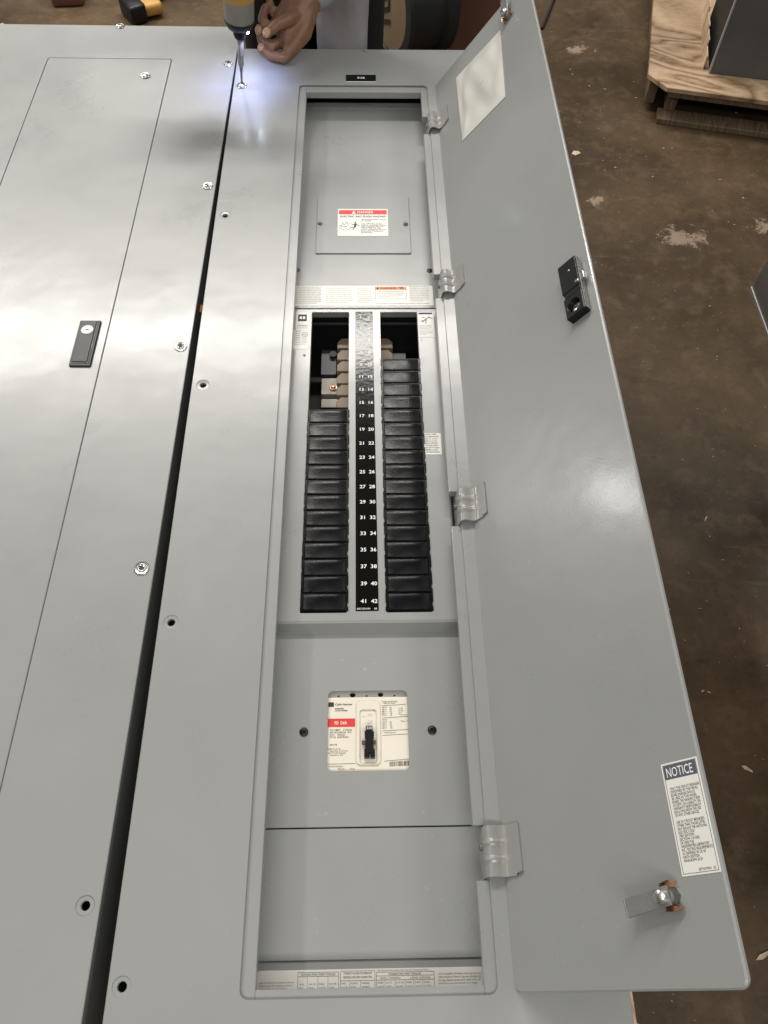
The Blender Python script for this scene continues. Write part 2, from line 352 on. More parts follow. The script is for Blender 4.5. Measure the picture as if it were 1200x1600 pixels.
HINGES = [1.429, .992, .565, .131]

P = thing('electrical_panel', 'open grey electrical panel with its door swung out to the right', 'electrical panel', (0, 0, -.152))
def part(mb, name, m, parent=P, smooth=None, **t):
    o = mb.build(name, m, parent, smooth, **t)
    if parent is P: o.location.z = .152
    return o

mb = MB()
mb.box(-.2545, -.2515, -.115, 1.672, -.15, -.0022).box(.2515, .2545, -.115, 1.672, -.15, -.0022)
mb.box(-.2515, .2515, -.115, -.112, -.15, -.0022).box(-.2515, .2515, 1.669, 1.672, -.15, -.0022).box(-.2515, .2515, -.112, 1.669, -.15, -.147)
part(mb, 'enclosure_box', 'boxwall')
mb = MB().plate(rrect(*TRIM, .003, 3), [rrect(-OW, OW, 0, OL, .009)] + [circ(x, y, .0095, 18) for x, y in HOLES if (x, y) != (.0011, 1.6795)] + [circ(.0011, 1.6795, .0032, 12)], -.002, 0, .0008, .0003)
for x, y in HOLES:
    if (x, y) != (.0011, 1.6795): dimple(mb, x, y)
part(mb, 'trim', 'paint')
# recessed lip the door closes on, notched at each hinge
lip = [(-.1128, .0085), (.1146, .0085)]
for h in reversed(HINGES): lip += [(.1146, h - .0275), (.1262, h - .0275), (.1262, h + .0275), (.1146, h + .0275)]
lip += [(.1146, 1.537), (-.1128, 1.537)]
part(MB().plate(rrect(-.135, .135, -.007, OL + .007, .012), [lip], -.016, -.0035, .0004, .0006), 'door_lip', 'paint')
for (a, b) in (((-.1128, .0085), (-.1285, -.001)), ((-.1128, 1.537), (-.1285, OL + .001)), ((.1146, .0085), (.1285, -.001)), ((.1146, 1.537), (.1285, OL + .001))):
    ax = a[0]; yl = b[1]
    part(MB().strokes([((ax, a[1]), (ax, yl))], .0007, -.00325), 'lip_joint', 'inkgrey')

ZP = -.045
# dead-front plates
part(MB().plate(rrect(-.142, .142, .985, 1.567, .002, 2), [circ(-.1165, 1.0755, .0045), circ(.1128, 1.0743, .0045)], ZP - .0016, ZP, .0004).box(-.142, .142, 1.5485, 1.5665, ZP + .0002, ZP + .0013), 'gutter_cover', 'paint')
part(MB().plate(rrect(-.0855, .0825, 1.1162, 1.2688, .0015, 2), [], ZP + .0003, ZP + .0024, .0005), 'access_plate', 'paint')
part(MB().plate([(-.142, .166), (.142, .166), (.142, .4100), (-.142, .4100)], [rrect(-.0483, .0495, .2285, .3252, .006)], ZP - .0016, ZP, .0004), 'breaker_plate', 'paint')
part(MB().plate([(-.142, .034), (.142, .034), (.142, .1645), (-.142, .1645)], [], ZP - .002, ZP - .0004, .0004), 'lower_cover', 'paint')
part(MB().plate([(-.142, -.03), (.142, -.03), (.142, .0345), (-.142, .0345)], [], ZP - .0045, ZP - .0022, .0004), 'foot_cover', 'paint')
for x in (-.1165, .1128): part(MB().lathe([(.0048, -.0005), (.0050, .0006), (.003, .0013)], (x, 1.0755 - (.0012 if x > 0 else 0), ZP), 16), 'hole_plug', 'plastic', smooth=40)
for x, y in ((-.0769, .2748), (.0783, .2751)): part(MB().lathe([(.0052, -.0005), (.0054, .001), (.0046, .0019), (.0026, .0024), (.0022, .0016)], (x, y, ZP), 18), 'plate_screw', 'plastic', smooth=40)
for x, y in ((-.0797, 1.1938), (.0752, 1.1923)):
    s = part(screw_mb(x, y, ZP + .0024, .0042), 'cover_screw', 'nickel', smooth=40)
    cross_mb(x, y, ZP + .0024 + .0021, .0022, .0006, .5).build('cross_recess', 'ink', s)
# pencilled initials left on the gutter cover
for ln in ([((.040, 1.556), (.0405, 1.5515))], [((.051, 1.552), (.053, 1.557)), ((.053, 1.557), (.0545, 1.553)), ((.0545, 1.553), (.0565, 1.557)), ((.0565, 1.557), (.0575, 1.552))], [((.060, 1.552), (.062, 1.556)), ((.062, 1.556), (.064, 1.5515))], [((-.012, 1.562), (.018, 1.5605))]):
    part(MB().strokes(ln, .0007, ZP + .00145), 'pencil_mark', 'ink')
part(MB().strokes([((-.046, 1.43), (-.03, 1.405)), ((-.03, 1.405), (-.017, 1.382)), ((-.017, 1.382), (-.009, 1.362))], .0006, ZP + .0002), 'scratch', 'scratch')

# raised cover round the branch breaker rows
CX, CY0, CY1, ZC = .1175, .413, .9665, -.030
SL = (-.0862, -.0258); SR = (.0255, .0858); SY = (.4245, .9605)
cv = MB().plate(rrect(-CX, CX, CY0, CY1, .004, 3), [rrect(SL[0], SL[1], *SY, .0015, 2), rrect(SR[0], SR[1], *SY, .0015, 2)], ZC - .0016, ZC, .0003, .0004)
o = len(cv.v)
prof = [(rrect(-CX, CX, CY0, CY1, .004, 3), ZC - .0003), (rrect(-CX - .0018, CX + .0018, CY0 - .0026, CY1 + .0012, .005, 3), ZC - .0012), (rrect(-CX - .006, CX + .006, CY0 - .0075, CY1 + .002, .008, 3), ZC - .010), (rrect(-CX - .0075, CX + .0075, CY0 - .010, CY1 + .003, .009, 3), ZP + .0012), (rrect(-.141, .141, .4015, CY1 + .015, .002, 3), ZP + .0008)]
n = len(prof[0][0])
for pts, z in prof: cv.v += [(x, y, z) for x, y in pts]
for k in range(len(prof) - 1):
    for i in range(n): j = (i + 1) % n; cv.f.append((o + k * n + j, o + k * n + i, o + (k + 1) * n + i, o + (k + 1) * n + j))
part(cv, 'breaker_cover', 'paint', smooth=35)
# skirt walls of the two slots
for s0, s1 in (SL, SR):
    part(MB().plate(rrect(s0 - .001, s1 + .001, SY[0] - .001, SY[1] + .001, .001, 2), [rrect(s0, s1, *SY, .0015, 2)], ZC - .012, ZC - .0017), 'slot_skirt', 'boxwall')

# branch number strip
ns = part(MB().plate([(-.0142, .4265), (.0156, .4265), (.0128, .9610), (-.0152, .9610)], [], ZC + .0001, ZC + .0005, .0001), 'number_strip', 'strip')
mb = MB()
for k in range(21):
    y = .9483 - k * .0254; t = k / 20
    for nn, x in ((2 * k + 1, -.0070 + .0036 * t), (2 * k + 2, .0066 + .0035 * t)): MB().text(str(nn), x, y - .0026, ZC + .0007, .0078, align='CENTER', sx=1.1, bold=.014).build('number', 'white', ns)
mb.text('A0C1521H01', -.0128, .4285, ZC + .0007, .0032, bold=.01); mb.text('R8', .0098, .4285, ZC + .0007, .0032, bold=.01)
mb.build('lettering', 'white', ns)

# black filler plates, one per unused pole
def filler():
    mb = MB(); hw, hh = .0312, .01245
    out = [(-hw, -hh), (hw, -hh), (hw, -.0075), (hw - .0011, -.0062), (hw - .0011, -.0012), (hw, 0), (hw, hh), (-hw, hh), (-hw, 0), (-hw + .0011, -.0012), (-hw + .0011, -.0062), (-hw, -.0075)]
    mb.plate(out, [], -.008, .0016, .0005)
    # raised face: shallow dish with rounded rims, standing in a moulded border
    a, b, yo = .0268, .0101, -.0004; o = len(mb.v)
    rows = [(-b - .0010, .0015), (-b - .0008, .0023), (-b - .0003, .0028)] + [(b * t, .0029 - .00018 * (1 - t * t) + .00012 * t) for t in (-1, -.5, 0, .5, 1)] + [(b + .0003, .0029), (b + .0008, .0024), (b + .0010, .0015)]
    cols = [(-a - .0010, .0014), (-a - .0006, .0005), (-a, 0), (a, 0), (a + .0006, .0005), (a + .0010, .0014)]
    for y, z in rows:
        for x, dz in cols: mb.v.append((x, yo + y, max(.0015, z - dz)))
    w = len(cols)
    for j in range(len(rows) - 1):
        for i in range(w - 1): q = o + j * w + i; mb.f.append((q, q + 1, q + w + 1, q + w))
    for sx in (-1, 1): mb.box(sx * .0290 - .0006, sx * .0290 + .0006, -.0085, .0085, .0010, .0024)
    return mb.mesh('filler_plate', M['black'], 50)
fm = filler()
for side, xc, k0 in ((-1, -.0553, 8), (1, .0555, 4)):
    for k in range(k0, 21):
        o = bpy.data.objects.new('filler_plate', fm); COL.objects.link(o); o.parent = P
        o.location = (xc + random.uniform(-.0004, .0004) - (side > 0) * .0, .9470 - k * .0254 + random.uniform(-.0002, .0002), ZC + .152 + random.uniform(-.0002, .0003))
        o.rotation_euler = (random.uniform(-.020, .020), random.uniform(-.008, .008), random.uniform(-.006, .006))

# inside of the row slots: dark well, bus stabs, insulating barriers
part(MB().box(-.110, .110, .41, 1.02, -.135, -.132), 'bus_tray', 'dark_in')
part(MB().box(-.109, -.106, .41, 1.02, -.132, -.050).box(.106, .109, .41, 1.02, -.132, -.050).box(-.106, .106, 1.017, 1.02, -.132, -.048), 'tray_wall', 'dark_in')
part(MB().box(-.105, .105, .9845, .9875, -.085, -.0805, .0006), 'tray_crossbar', 'steel')
for k in range(7):
    for side in (-1, 1):
        if side > 0 and k > 3: continue
        yt = .9397 - k * .0250; x0 = side * .012; xa = side * .0387; xb = side * .0459
        q = [(x0, yt - .0215), (xb, yt - .0215), (xb, yt - .0085), (xa, yt), (x0, yt)]
        part(MB().plate(q, [], -.092, -.0695 - .0008 * (k % 2), .0008), 'insulating_barrier', 'barrier')
for side, x0, x1, y0, y1, z, m in ((-1, -.0705, -.0440, .8240, .8575, -.0745, 'nickel'), (-1, -.0700, -.0435, .7975, .8150, -.0750, 'nickel'), (-1, -.0725, -.0475, .8700, .9240, -.0800, 'darkbar'), (1, .0445, .0680, .8600, .9165, -.0800, 'darkbar')):
    part(MB().plate(rrect(x0, x1, y0, y1, .0018, 2), [], z - .012, z, .0004), 'bus_stab', m)
add = part(screw_mb(-.0512, .8368, -.0745, .0062), 'stab_screw', 'brass', smooth=40)
MB().lathe([(.0026, 0), (.0025, .0003)], (-.0512, .8368, -.0745 + .0031), 12).build('screw_socket', 'ink', add)
part(MB().lathe([(.006, 0), (.006, .004), (.002, .004)], (-.0530, .9095, -.078), 16), 'stab_post', 'dark_in', smooth=40)

# ---- labels on the dead front
def label(name, pts_or_rect, z, m, parent=P, r=.001, tag=None):
    x0, x1, y0, y1 = pts_or_rect
    o = part(MB().plate(rrect(x0, x1, y0, y1, r, 3), [], z + .0001, z + .0004, .0001), name, m, parent)
    if tag: o['label'] = tag
    return o
rnd = random.Random(3)
WORDS = 'the panel board is suitable for use on a circuit when all of its rated breakers are connected with copper wire and torque as shown in table below for each main lug or branch unit'.split()
def para(mb, x, y, w, lines, h, z, pitch):
    for i in range(lines):
        s = ' '.join(rnd.choice(WORDS) for _ in range(9)); wd = w * (1 if i < lines - 1 else rnd.uniform(.5, .9))
        mb.text(s, x, y - i * pitch, z, h, wid=wd * rnd.uniform(.93, 1))
Z = ZP + .0024
dl = label('danger_label', (-.0478, .0434, 1.1605, 1.2337), Z, 'label', tag='white label with red danger band')
Z2 = Z + .0006
MB().quad(-.0458, .0414, 1.2185, 1.2302, Z2).build('red_band', 'red', dl)
mb = MB().text('DANGER', -.0125, 1.2212, Z2 + .0002, .0088, wid=.029, bold=.015)
mb.add([(-.0225, 1.2198, Z2 + .0002), (-.0152, 1.2198, Z2 + .0002), (-.01885, 1.2290, Z2 + .0002)], [(0, 1, 2)]); mb.build('danger_lettering', 'label', dl)
mb = MB().text('ELECTRIC ARC FLASH HAZARD', -.0435, 1.2105, Z2, .0063, wid=.083, bold=.02)
for i, s in enumerate(('Will cause severe injury', 'or death.', '', 'Turn OFF ALL power', 'before opening. Follow', 'ALL requirements in', 'NFPA 70E for safe', 'work practices and for', 'Personal Protective', 'Equipment.')):
    if s: mb.text(s, -.0055, 1.2032 - i * .0039, Z2, .0042, wid=min(.046, .0021 * len(s)), bold=.008)
fig = [((-.044, 1.181), (-.0435, 1.190)), ((-.0435, 1.190), (-.041, 1.184)), ((-.041, 1.184), (-.039, 1.197)), ((-.039, 1.197), (-.036, 1.189)), ((-.036, 1.189), (-.031, 1.198)), ((-.031, 1.198), (-.030, 1.191)), ((-.030, 1.191), (-.023, 1.194)), ((-.044, 1.181), (-.037, 1.177)), ((-.037, 1.177), (-.033, 1.180)), ((-.033, 1.180), (-.028, 1.175)), ((-.028, 1.175), (-.026, 1.181)), ((-.040, 1.186), (-.032, 1.186)), ((-.036, 1.183), (-.028, 1.188))]
mb.strokes(fig, .0006, Z2); mb.strokes([((-.0165, 1.184), (-.0155, 1.1935))], .0036, Z2 + .0001); mb.strokes([((-.0160, 1.192), (-.0225, 1.1905)), ((-.0165, 1.185), (-.0255, 1.181)), ((-.0165, 1.184), (-.0205, 1.176)), ((-.0155, 1.192), (-.0085, 1.187))], .0014, Z2); mb.plate(circ(-.0158, 1.1965, .0016, 10), [], Z2 - .0001, Z2 + .0001); mb.build('lettering', 'ink', dl)

sl = label('rating_label', (-.1195, .1163, .9900, 1.0372), ZP, 'label', r=.002, tag='cream rating label strip with small print and orange warning box')
Z2 = ZP + .0006
MB().quad(.0180, .0702, 1.0272, 1.0348, Z2).build('orange_band', 'orange', sl)
mb = MB(); mb.text('WARNING', .0262, 1.0288, Z2 + .0002, .0062, wid=.028, bold=.015); mb.strokes([((.0180, 1.0055), (.0705, 1.0055)), ((.0180, 1.0055), (.0180, 1.035)), ((.0705, 1.0055), (.0705, 1.035))], .0005, Z2)
mb.add([(.0198, 1.0284, Z2 + .0002), (.0244, 1.0284, Z2 + .0002), (.0221, 1.034, Z2 + .0002)], [(0, 1, 2)]); mb.strokes([((.058, 1.0335), (.063, 1.030)), ((.060, 1.030), (.066, 1.033)), ((.062, 1.034), (.067, 1.029))], .001, Z2 + .0002); mb.build('warning_lettering', 'ink', sl)
mb = MB(); para(mb, -.1165, 1.0325, .044, 10, .0042, Z2, .0042); para(mb, -.0655, 1.0305, .046, 8, .0038, Z2, .0049); para(mb, -.0135, 1.0305, .027, 8, .0038, Z2, .0049); para(mb, .0205, 1.0222, .047, 4, .0038, Z2, .0043); para(mb, .0765, 1.0335, .034, 9, .0042, Z2, .0042)
mb.text('NOT SUITABLE FOR USE AS SERVICE EQUIPMENT UNLESS MARKED', .019, .9935, Z2, .0036, wid=.09)
mb.build('lettering', 'inkgrey', sl)

ll = label('maker_label', (-.1120, -.0895, .9205, .9600), ZC, 'pale'); Z2 = ZC + .0006
mb = MB().quad(-.1085, -.0945, .9395, .9545, Z2); mb.text('Cutler-Hammer', -.1095, .9285, Z2, .0046, wid=.0165, bold=.01); mb.strokes([((-.1105, .9248), (-.092, .9248))], .0006, Z2); mb.build('lettering', 'ink', ll)
mb = MB().quad(-.1060, -.1022, .944, .950, Z2 + .0002).quad(-.1008, -.0970, .944, .950, Z2 + .0002); mb.build('logo_letters', 'pale', ll)
l2 = label('listing_label', (-.1148, -.0905, .8795, .9202), ZC, 'pale')
mb = MB(); mb.plate(circ(-.0965, .9105, .0050, 20), [circ(-.0965, .9105, .0043, 20)], Z2 - .0001, Z2, 0); mb.text('UL', -.0965, .9088, Z2, .0046, align='CENTER', bold=.01)
for i in range(7): mb.text(rnd.choice(('LISTED', 'PANELBOARD', 'ISSUE NO', 'VOLTS 208', 'AMPS 225', '3 PHASE')), -.113, .9165 - i * .0048, Z2, .0030, wid=rnd.uniform(.008, .011))
para(mb, -.101, .9015, .009, 4, .0026, Z2, .0042); mb.build('lettering', 'ink', l2)
part(MB().lathe([(.0022, 0), (.0018, .0005)], (-.0955, .8665, ZC), 10), 'ink_dot', 'inkgrey')
l3 = label('shock_label', (.0868, .1128, .9045, .9598), ZC, 'pale')
mb = MB().strokes([((.0935, .937), (.1005, .9445)), ((.1005, .9445), (.106, .9475)), ((.0975, .9405), (.0915, .9395)), ((.1005, .9445), (.0990, .934)), ((.104, .950), (.1105, .944)), ((.0930, .9475), (.099, .9475))], .0012, Z2); mb.strokes([((.0885, .9565), (.111, .9565))], .0036, Z2); mb.build('figure', 'ink', l3)
mb = MB(); para(mb, .0887, .9285, .0215, 3, .003, Z2, .0035); para(mb, .0887, .9165, .0215, 3, .003, Z2, .0035); mb.build('lettering', 'inkgrey', l3)
mb = MB().strokes([((.0905, .8945), (.0905, .9005))], .0007, Z2); part(mb, 'fine_print', 'inkgrey')
l4 = label('torque_label', (.0860, .1115, .6735, .7122), ZC, 'label')
mb = MB()
for i, s in enumerate(('USE 60/75 C COPPER', 'OR ALUMINUM WIRE', 'SIZE 14-8  25 LB-IN', 'SIZE 6-4  36 LB-IN', 'BRANCH BREAKERS', 'TYPE BAB QBHW', 'HQP QPHW TORQUE', 'TERMINAL SCREWS', 'AS MARKED')): mb.text(s, .0875, .7085 - i * .0040, Z2, .0034, wid=.0215 * rnd.uniform(.75, 1), bold=.015)
mb.build('lettering', 'ink', l4)

bl = label('torque_chart_label', (-.1170, .1205, .0060, .0255), ZP - .0022, 'label', r=.003, tag='long white torque chart strip at the foot of the opening'); Z2 = ZP - .0016
def table_print(mb, x0, x1, y0, y1, cols, rows):
    for y in [y0, y1] + rows: mb.strokes([((x0, y), (x1, y))], .0004, Z2)
    for x in [x0, x1]: mb.strokes([((x, y0), (x, y1))], .0004, Z2)
    for x in cols: mb.strokes([((x, y0), (x, rows[0] if rows else y1))], .0003, Z2)
mb = MB()
table_print(mb, -.0745, -.0320, .0072, .0232, [-.0645, -.0535, -.0430], [.0195]); mb.text('CONNECTING WIRE TORQUE', -.0715, .0204, Z2, .0026, wid=.036, bold=.01)
table_print(mb, -.0300, .0060, .0072, .0238, [-.0205, -.009], [.0150]); mb.text('TORQUE VALUES FOR BRANCH', -.027, .0208, Z2, .0028, wid=.030, bold=.01); mb.text('NEUTRALS AND GND CONNECTORS', -.027, .0172, Z2, .0028, wid=.030, bold=.01)
table_print(mb, .0075, .0680, .0072, .0222, [.0165, .0270, .0375, .0465, .0555], [.0150, .0188]); mb.text('CONNECTING WIRE TORQUES', .02, .0195, Z2, .0026, wid=.034, bold=.01); mb.text('For Ground Bus and/or Box Use the Following Chart', .009, .0232, Z2, .0021, wid=.053)
mb.text('SMALL OPENING', .0115, .0159, Z2, .0024, wid=.021); mb.text('LARGE OPENING', .0430, .0159, Z2, .0024, wid=.021)
for x0, x1 in ((-.0738, -.0652), (-.0638, -.0542), (-.0528, -.0437), (-.0425, -.0328), (-.0294, -.0210), (-.0200, -.0095), (-.0085, .0055), (.008, .016), (.0172, .0265), (.0276, .037), (.038, .046), (.047, .055), (.056, .0675)):
    for i in range(2): mb.text(rnd.choice(('14-10', '25 LB-IN', '8  40', '6-4 45', 'AWG', '50 LB-IN', 'WIRE')), x0 + .0005, .0118 - i * .0034, Z2, .0024, wid=(x1 - x0) * rnd.uniform(.5, .85))
para(mb, -.1145, .0138, .037, 3, .0024, Z2, .0027); para(mb, .0725, .0190, .0455, 4, .0026, Z2, .0029)
mb.build('lettering', 'inkgrey', bl)

tg = part(MB().plate(rrect(-.0345, .0255, 1.5672, 1.5896, .0006, 2), [], .0001, .0018, .0004), 'name_plate', 'strip'); tg['label'] = 'small black engraved name plate above the opening'
part(MB().box(-.0352, .0262, 1.5650, 1.5671, .0001, .0012), 'name_plate_border', 'pale')
MB().text('B1AB', -.0042, 1.5755, .0020, .0080, wid=.0145, align='CENTER', bold=.03).build('lettering', 'white', tg)

# ---- main breaker showing through its cut-out (layout in mm from the cut-out's lower left)
BZ = ZP - .0035
def qx(z): return (z - 565) / 7.5 * .000786 + .0006
def qy(z): return .2285 + (1072 - z) / 7.5 * .000776
br = part(MB().box(-.0525, .0535, .205, .3185, -.13, BZ, .0008), 'main_breaker', 'cream'); br['label'] = 'cream moulded main breaker with red band and black toggle'
tb = MB().plate([(-.0525, .3186), (.0535, .3186), (.0535, .352), (-.0525, .352)], [circ(qx(z), .3225, r, 14) for z, r in ((385, .0036), (717, .0034))] + [circ(qx(z), .3208, .0013, 10) for z in (218, 552, 882)], BZ - .008, BZ - .002, .0003)
tb.build('terminal_shroud', mat('pale_grey_shroud', (.42, .41, .38), .5), br)
MB().box(-.052, .053, .319, .3515, -.12, BZ - .0078).build('terminal_well', 'dark_in', br)
Z2 = BZ + .0002
MB().quad(qx(92), qx(415), qy(560), qy(460), Z2).build('red_band', 'red', br)
MB().text('FD  D6A', qx(175), qy(530), Z2 + .0002, .0054, wid=.0152, bold=.03).build('band_lettering', 'cream', br)
fl = MB().plate(rrect(qx(425), qx(712), qy(1008), qy(250), .006), [rrect(qx(470), qx(665), qy(985), qy(365), .0028)], BZ + .0001, BZ + .0022, .0009, .0006)
fl.build('toggle_boss', 'cream', br, 40)
MB().box(qx(485), qx(650), qy(980), qy(372), BZ - .0004, BZ + .0004, .0003).build('toggle_well', 'cream', br)
mb = MB().text('OFF', qx(560), qy(525), BZ + .0006, .0058, wid=.0062); mb.text('ON', qx(560), qy(440), BZ + .0006, .0052, wid=.005); mb.strokes([((qx(490), qy(440)), (qx(540), qy(440)))], .0006, BZ + .0006); mb.build('boss_lettering', 'creamgroove', br)
# toggle: pivot yoke, lever with square shoulders, split foot
lv = [(qx(540), qy(570)), (qx(615), qy(570)), (qx(618), qy(625)), (qx(634), qy(645)), (qx(634), qy(690)), (qx(622), qy(720)), (qx(628), qy(830)), (qx(643), qy(845)), (qx(643), qy(935)), (qx(594), qy(935)), (qx(594), qy(885)), (qx(578), qy(885)), (qx(578), qy(935)), (qx(520), qy(935)), (qx(520), qy(845)), (qx(532), qy(830)), (qx(538), qy(720)), (qx(526), qy(690)), (qx(526), qy(630)), (qx(540), qy(625))]
tg2 = MB().plate(lv, [], BZ + .0005, BZ + .0085, .0006); tg2.build('toggle', 'plastic', br)
MB().box(qx(492), qx(655), qy(775), qy(732), BZ + .0005, BZ + .0055, .0008).build('toggle_yoke', mat('brown_bakelite', (.10, .055, .03), .5), br)
MB().text('225', qx(548), qy(612), BZ + .0087, .0044, wid=.0064, bold=.01).build('toggle_number', 'white', br)
mb = MB().quad(qx(100), qx(165), qy(318), qy(262), Z2); mb.text('Cutler-Hammer', qx(178), qy(300), Z2, .0037, wid=.0212, bold=.02); mb.text('Industrial', qx(178), qy(348), Z2, .0030, wid=.0105, bold=.02); mb.text('Circuit Breaker', qx(178), qy(372), Z2, .0030, wid=.0158, bold=.02)
for i, (s, w) in enumerate((('225 AMPS    3 POLES', .0262), ('600 VAC/250VDC  40 C', .0262), ('CAT.   FD3225', .0180), ('STYLE  6639C92G01', .0225))): mb.text(s, qx(124), qy(606 + i * 28), Z2, .0031, wid=w, bold=.005)
mb.text('NEMA TYPE', qx(124), qy(778), Z2, .0030, wid=.0088)
for i, s in enumerate(('Suitable for Use On', '    Rapid Rise At Circuits', 'Use 75C Cu/Al Terminals', '    Rated for DC')): mb.text(s, qx(100), qy(822 + i * 24), Z2, .0026, wid=.0155 + .006 * (i in (1, 2)))
mb.strokes([((qx(86), qy(988)), (qx(420), qy(985))), ((qx(730), qy(312)), (qx(1012), qy(297))), ((qx(735), qy(460)), (qx(1030), qy(443))), ((qx(735), qy(612)), (qx(1040), qy(600))), ((qx(735), qy(666)), (qx(1042), qy(652))), ((qx(748), qy(962)), (qx(1050), qy(940)))], .0005, Z2)
mb.text('Terminal Information', qx(105), qy(1022), Z2, .0028, wid=.018); mb.text('Wire Size', qx(220), qy(1050), Z2, .0026, wid=.008); mb.text('Torque', qx(355), qy(1050), Z2, .0026, wid=.006); mb.text('Cat. No.', qx(96), qy(1078), Z2, .0026, wid=.0065); mb.text('4AWG-4/0', qx(220), qy(1078), Z2, .0026, wid=.0105); mb.text('In.Lb.', qx(368), qy(1076), Z2, .0026, wid=.0045)
mb.text('UL Interrupting Ratings', qx(728), qy(268), Z2, .0028, wid=.0195); mb.text('RMS Sym. Amps', qx(752), qy(290), Z2, .0026, wid=.0142)
for y0, k in ((340, 5), (488, 1), (515, 4)):
    for i in range(k):
        mb.text(('VOLTS', '240 V~', '480 V~', '600 V~', '250 V='.replace('=', ' '))[i], qx(730), qy(y0 + i * 24), Z2, .0026, wid=.0062)
        if k > 1: mb.text(('kA', '65', '35', '18', '10')[i], qx(820), qy(y0 + i * 24), Z2, .0026, wid=.0024)
mb.text('Max. V', qx(948), qy(508), Z2, .0026, wid=.0082); mb.text('For 60/75 C Wire Cu/Al', qx(750), qy(642), Z2, .0026, wid=.0140)
mb.strokes([((qx(932), qy(340)), (qx(932), qy(410))), ((qx(932), qy(410)), (qx(955), qy(425))), ((qx(955), qy(425)), (qx(1025), qy(425)))], .0005, Z2)
for i in range(3): mb.text(('LR', 'No.', 'E')[i], qx(950), qy(355 + i * 24), Z2, .0026)
x = 808
while x < 1036:
    w = rnd.choice((3, 4, 6, 9)); mb.add([(qx(x), qy(1024 - (x - 808) * .03), Z2), (qx(x + w), qy(1024 - (x - 808) * .03), Z2), (qx(x + w), qy(970 - (x - 808) * .05), Z2), (qx(x), qy(970 - (x - 808) * .05), Z2)], [(0, 1, 2, 3)]); x += w + rnd.choice((4, 5, 8))
mb.build('lettering', 'ink', br)

# ---- hinge straps
AD = R(53.76); XH = .1437; CA, SA = math.cos(AD), math.sin(AD)
def hinge():
    mb = MB(); pr = [(.1232, -.034), (.1236, -.012), (.1240, -.001), (.1250, .0048), (.1278, .0088), (.1312, .0103), (.1352, .0098), (.1392, .0080), (.1425, .0068)]
    for s in (.0085, .014, .021, .0285): pr.append((XH + CA * s - SA * .0022, SA * s + CA * .0022))
    N = 27; rows = []
    for j in range(N):
        y = -.0255 + .051 * j / (N - 1); bump = sum(math.exp(-((y - c) / .0022) ** 2) for c in (-.0085, .0085)) * .0022
        row = []
        for i, (x, z) in enumerate(pr):
            p, q = Vector(pr[max(0, i - 1)]), Vector(pr[min(len(pr) - 1, i + 1)]); t = (q - p).normalized(); nn = Vector((-t.y, t.x))
            k = bump * (1 if 3 <= i <= 8 else (.4 if i in (2, 9) else 0)); yy = y
            if i == len(pr) - 1 and j == 0: yy = y + .004
            row.append(Vector((x + nn.x * k, yy, z + nn.y * k)))
        rows.append(row)
    m = len(pr)
    for off in (0, -.0014):
        for j in range(N):
            for i in range(m):
                p, q = rows[j][max(0, i - 1)], rows[j][min(m - 1, i + 1)]; t = (q - p).normalized(); mb.v.append(tuple(rows[j][i] + Vector((-t.z, 0, t.x)) * off))
    K = N * m
    for j in range(N - 1):
        for i in range(m - 1):
            a = j * m + i; mb.f.append((a, a + 1, a + m + 1, a + m)); mb.f.append((K + a, K + a + m, K + a + m + 1, K + a + 1))
    for j in range(N - 1):
        for i in (0, m - 1): a = j * m + i; mb.f.append((a, a + m, K + a + m, K + a) if i == 0 else (a + m, a, K + a, K + a + m))
    for i in range(m - 1):
        for j in (0, N - 1): a = j * m + i; mb.f.append((a + 1, a, K + a, K + a + 1) if j == 0 else (a, a + 1, K + a + 1, K + a))
    return mb
gl = mat('grey_enamel_gloss', (.26, .26, .25), .22, var=(20, .08, .04))
hm = hinge().mesh('hinge', gl, 50)
for h in HINGES:
    o = bpy.data.objects.new('hinge', hm); COL.objects.link(o); o.parent = P; o.location = (0, h, .152)
    MB().lathe([(.0035, -.001), (.0035, .001), (.002, .002)], (0, 0, 0), 12, Matrix.Translation((.1225, .006, -.010)) @ Matrix.Rotation(R(-90), 4, 'Y')).build('hinge_screw', 'steel', o, 40)

# ---- door (its own frame: x from hinge edge to latch edge, y along, z out of the inner face)
DM = Matrix(((CA, 0, -SA, XH), (0, 1, 0, 0), (SA, 0, CA, .152), (0, 0, 0, 1)))
DW = .2537
mb = MB().plate(rrect(0, DW, .001, 1.5553, .009, 6), [], -.0048, 0, .0016)
door = mb.build('door', 'paint', P); door.matrix_local = DM; door['label'] = 'open grey door swung out over the floor, inner face showing'
def dpart(mb, name, m, smooth=None): return mb.build(name, m, door, smooth)
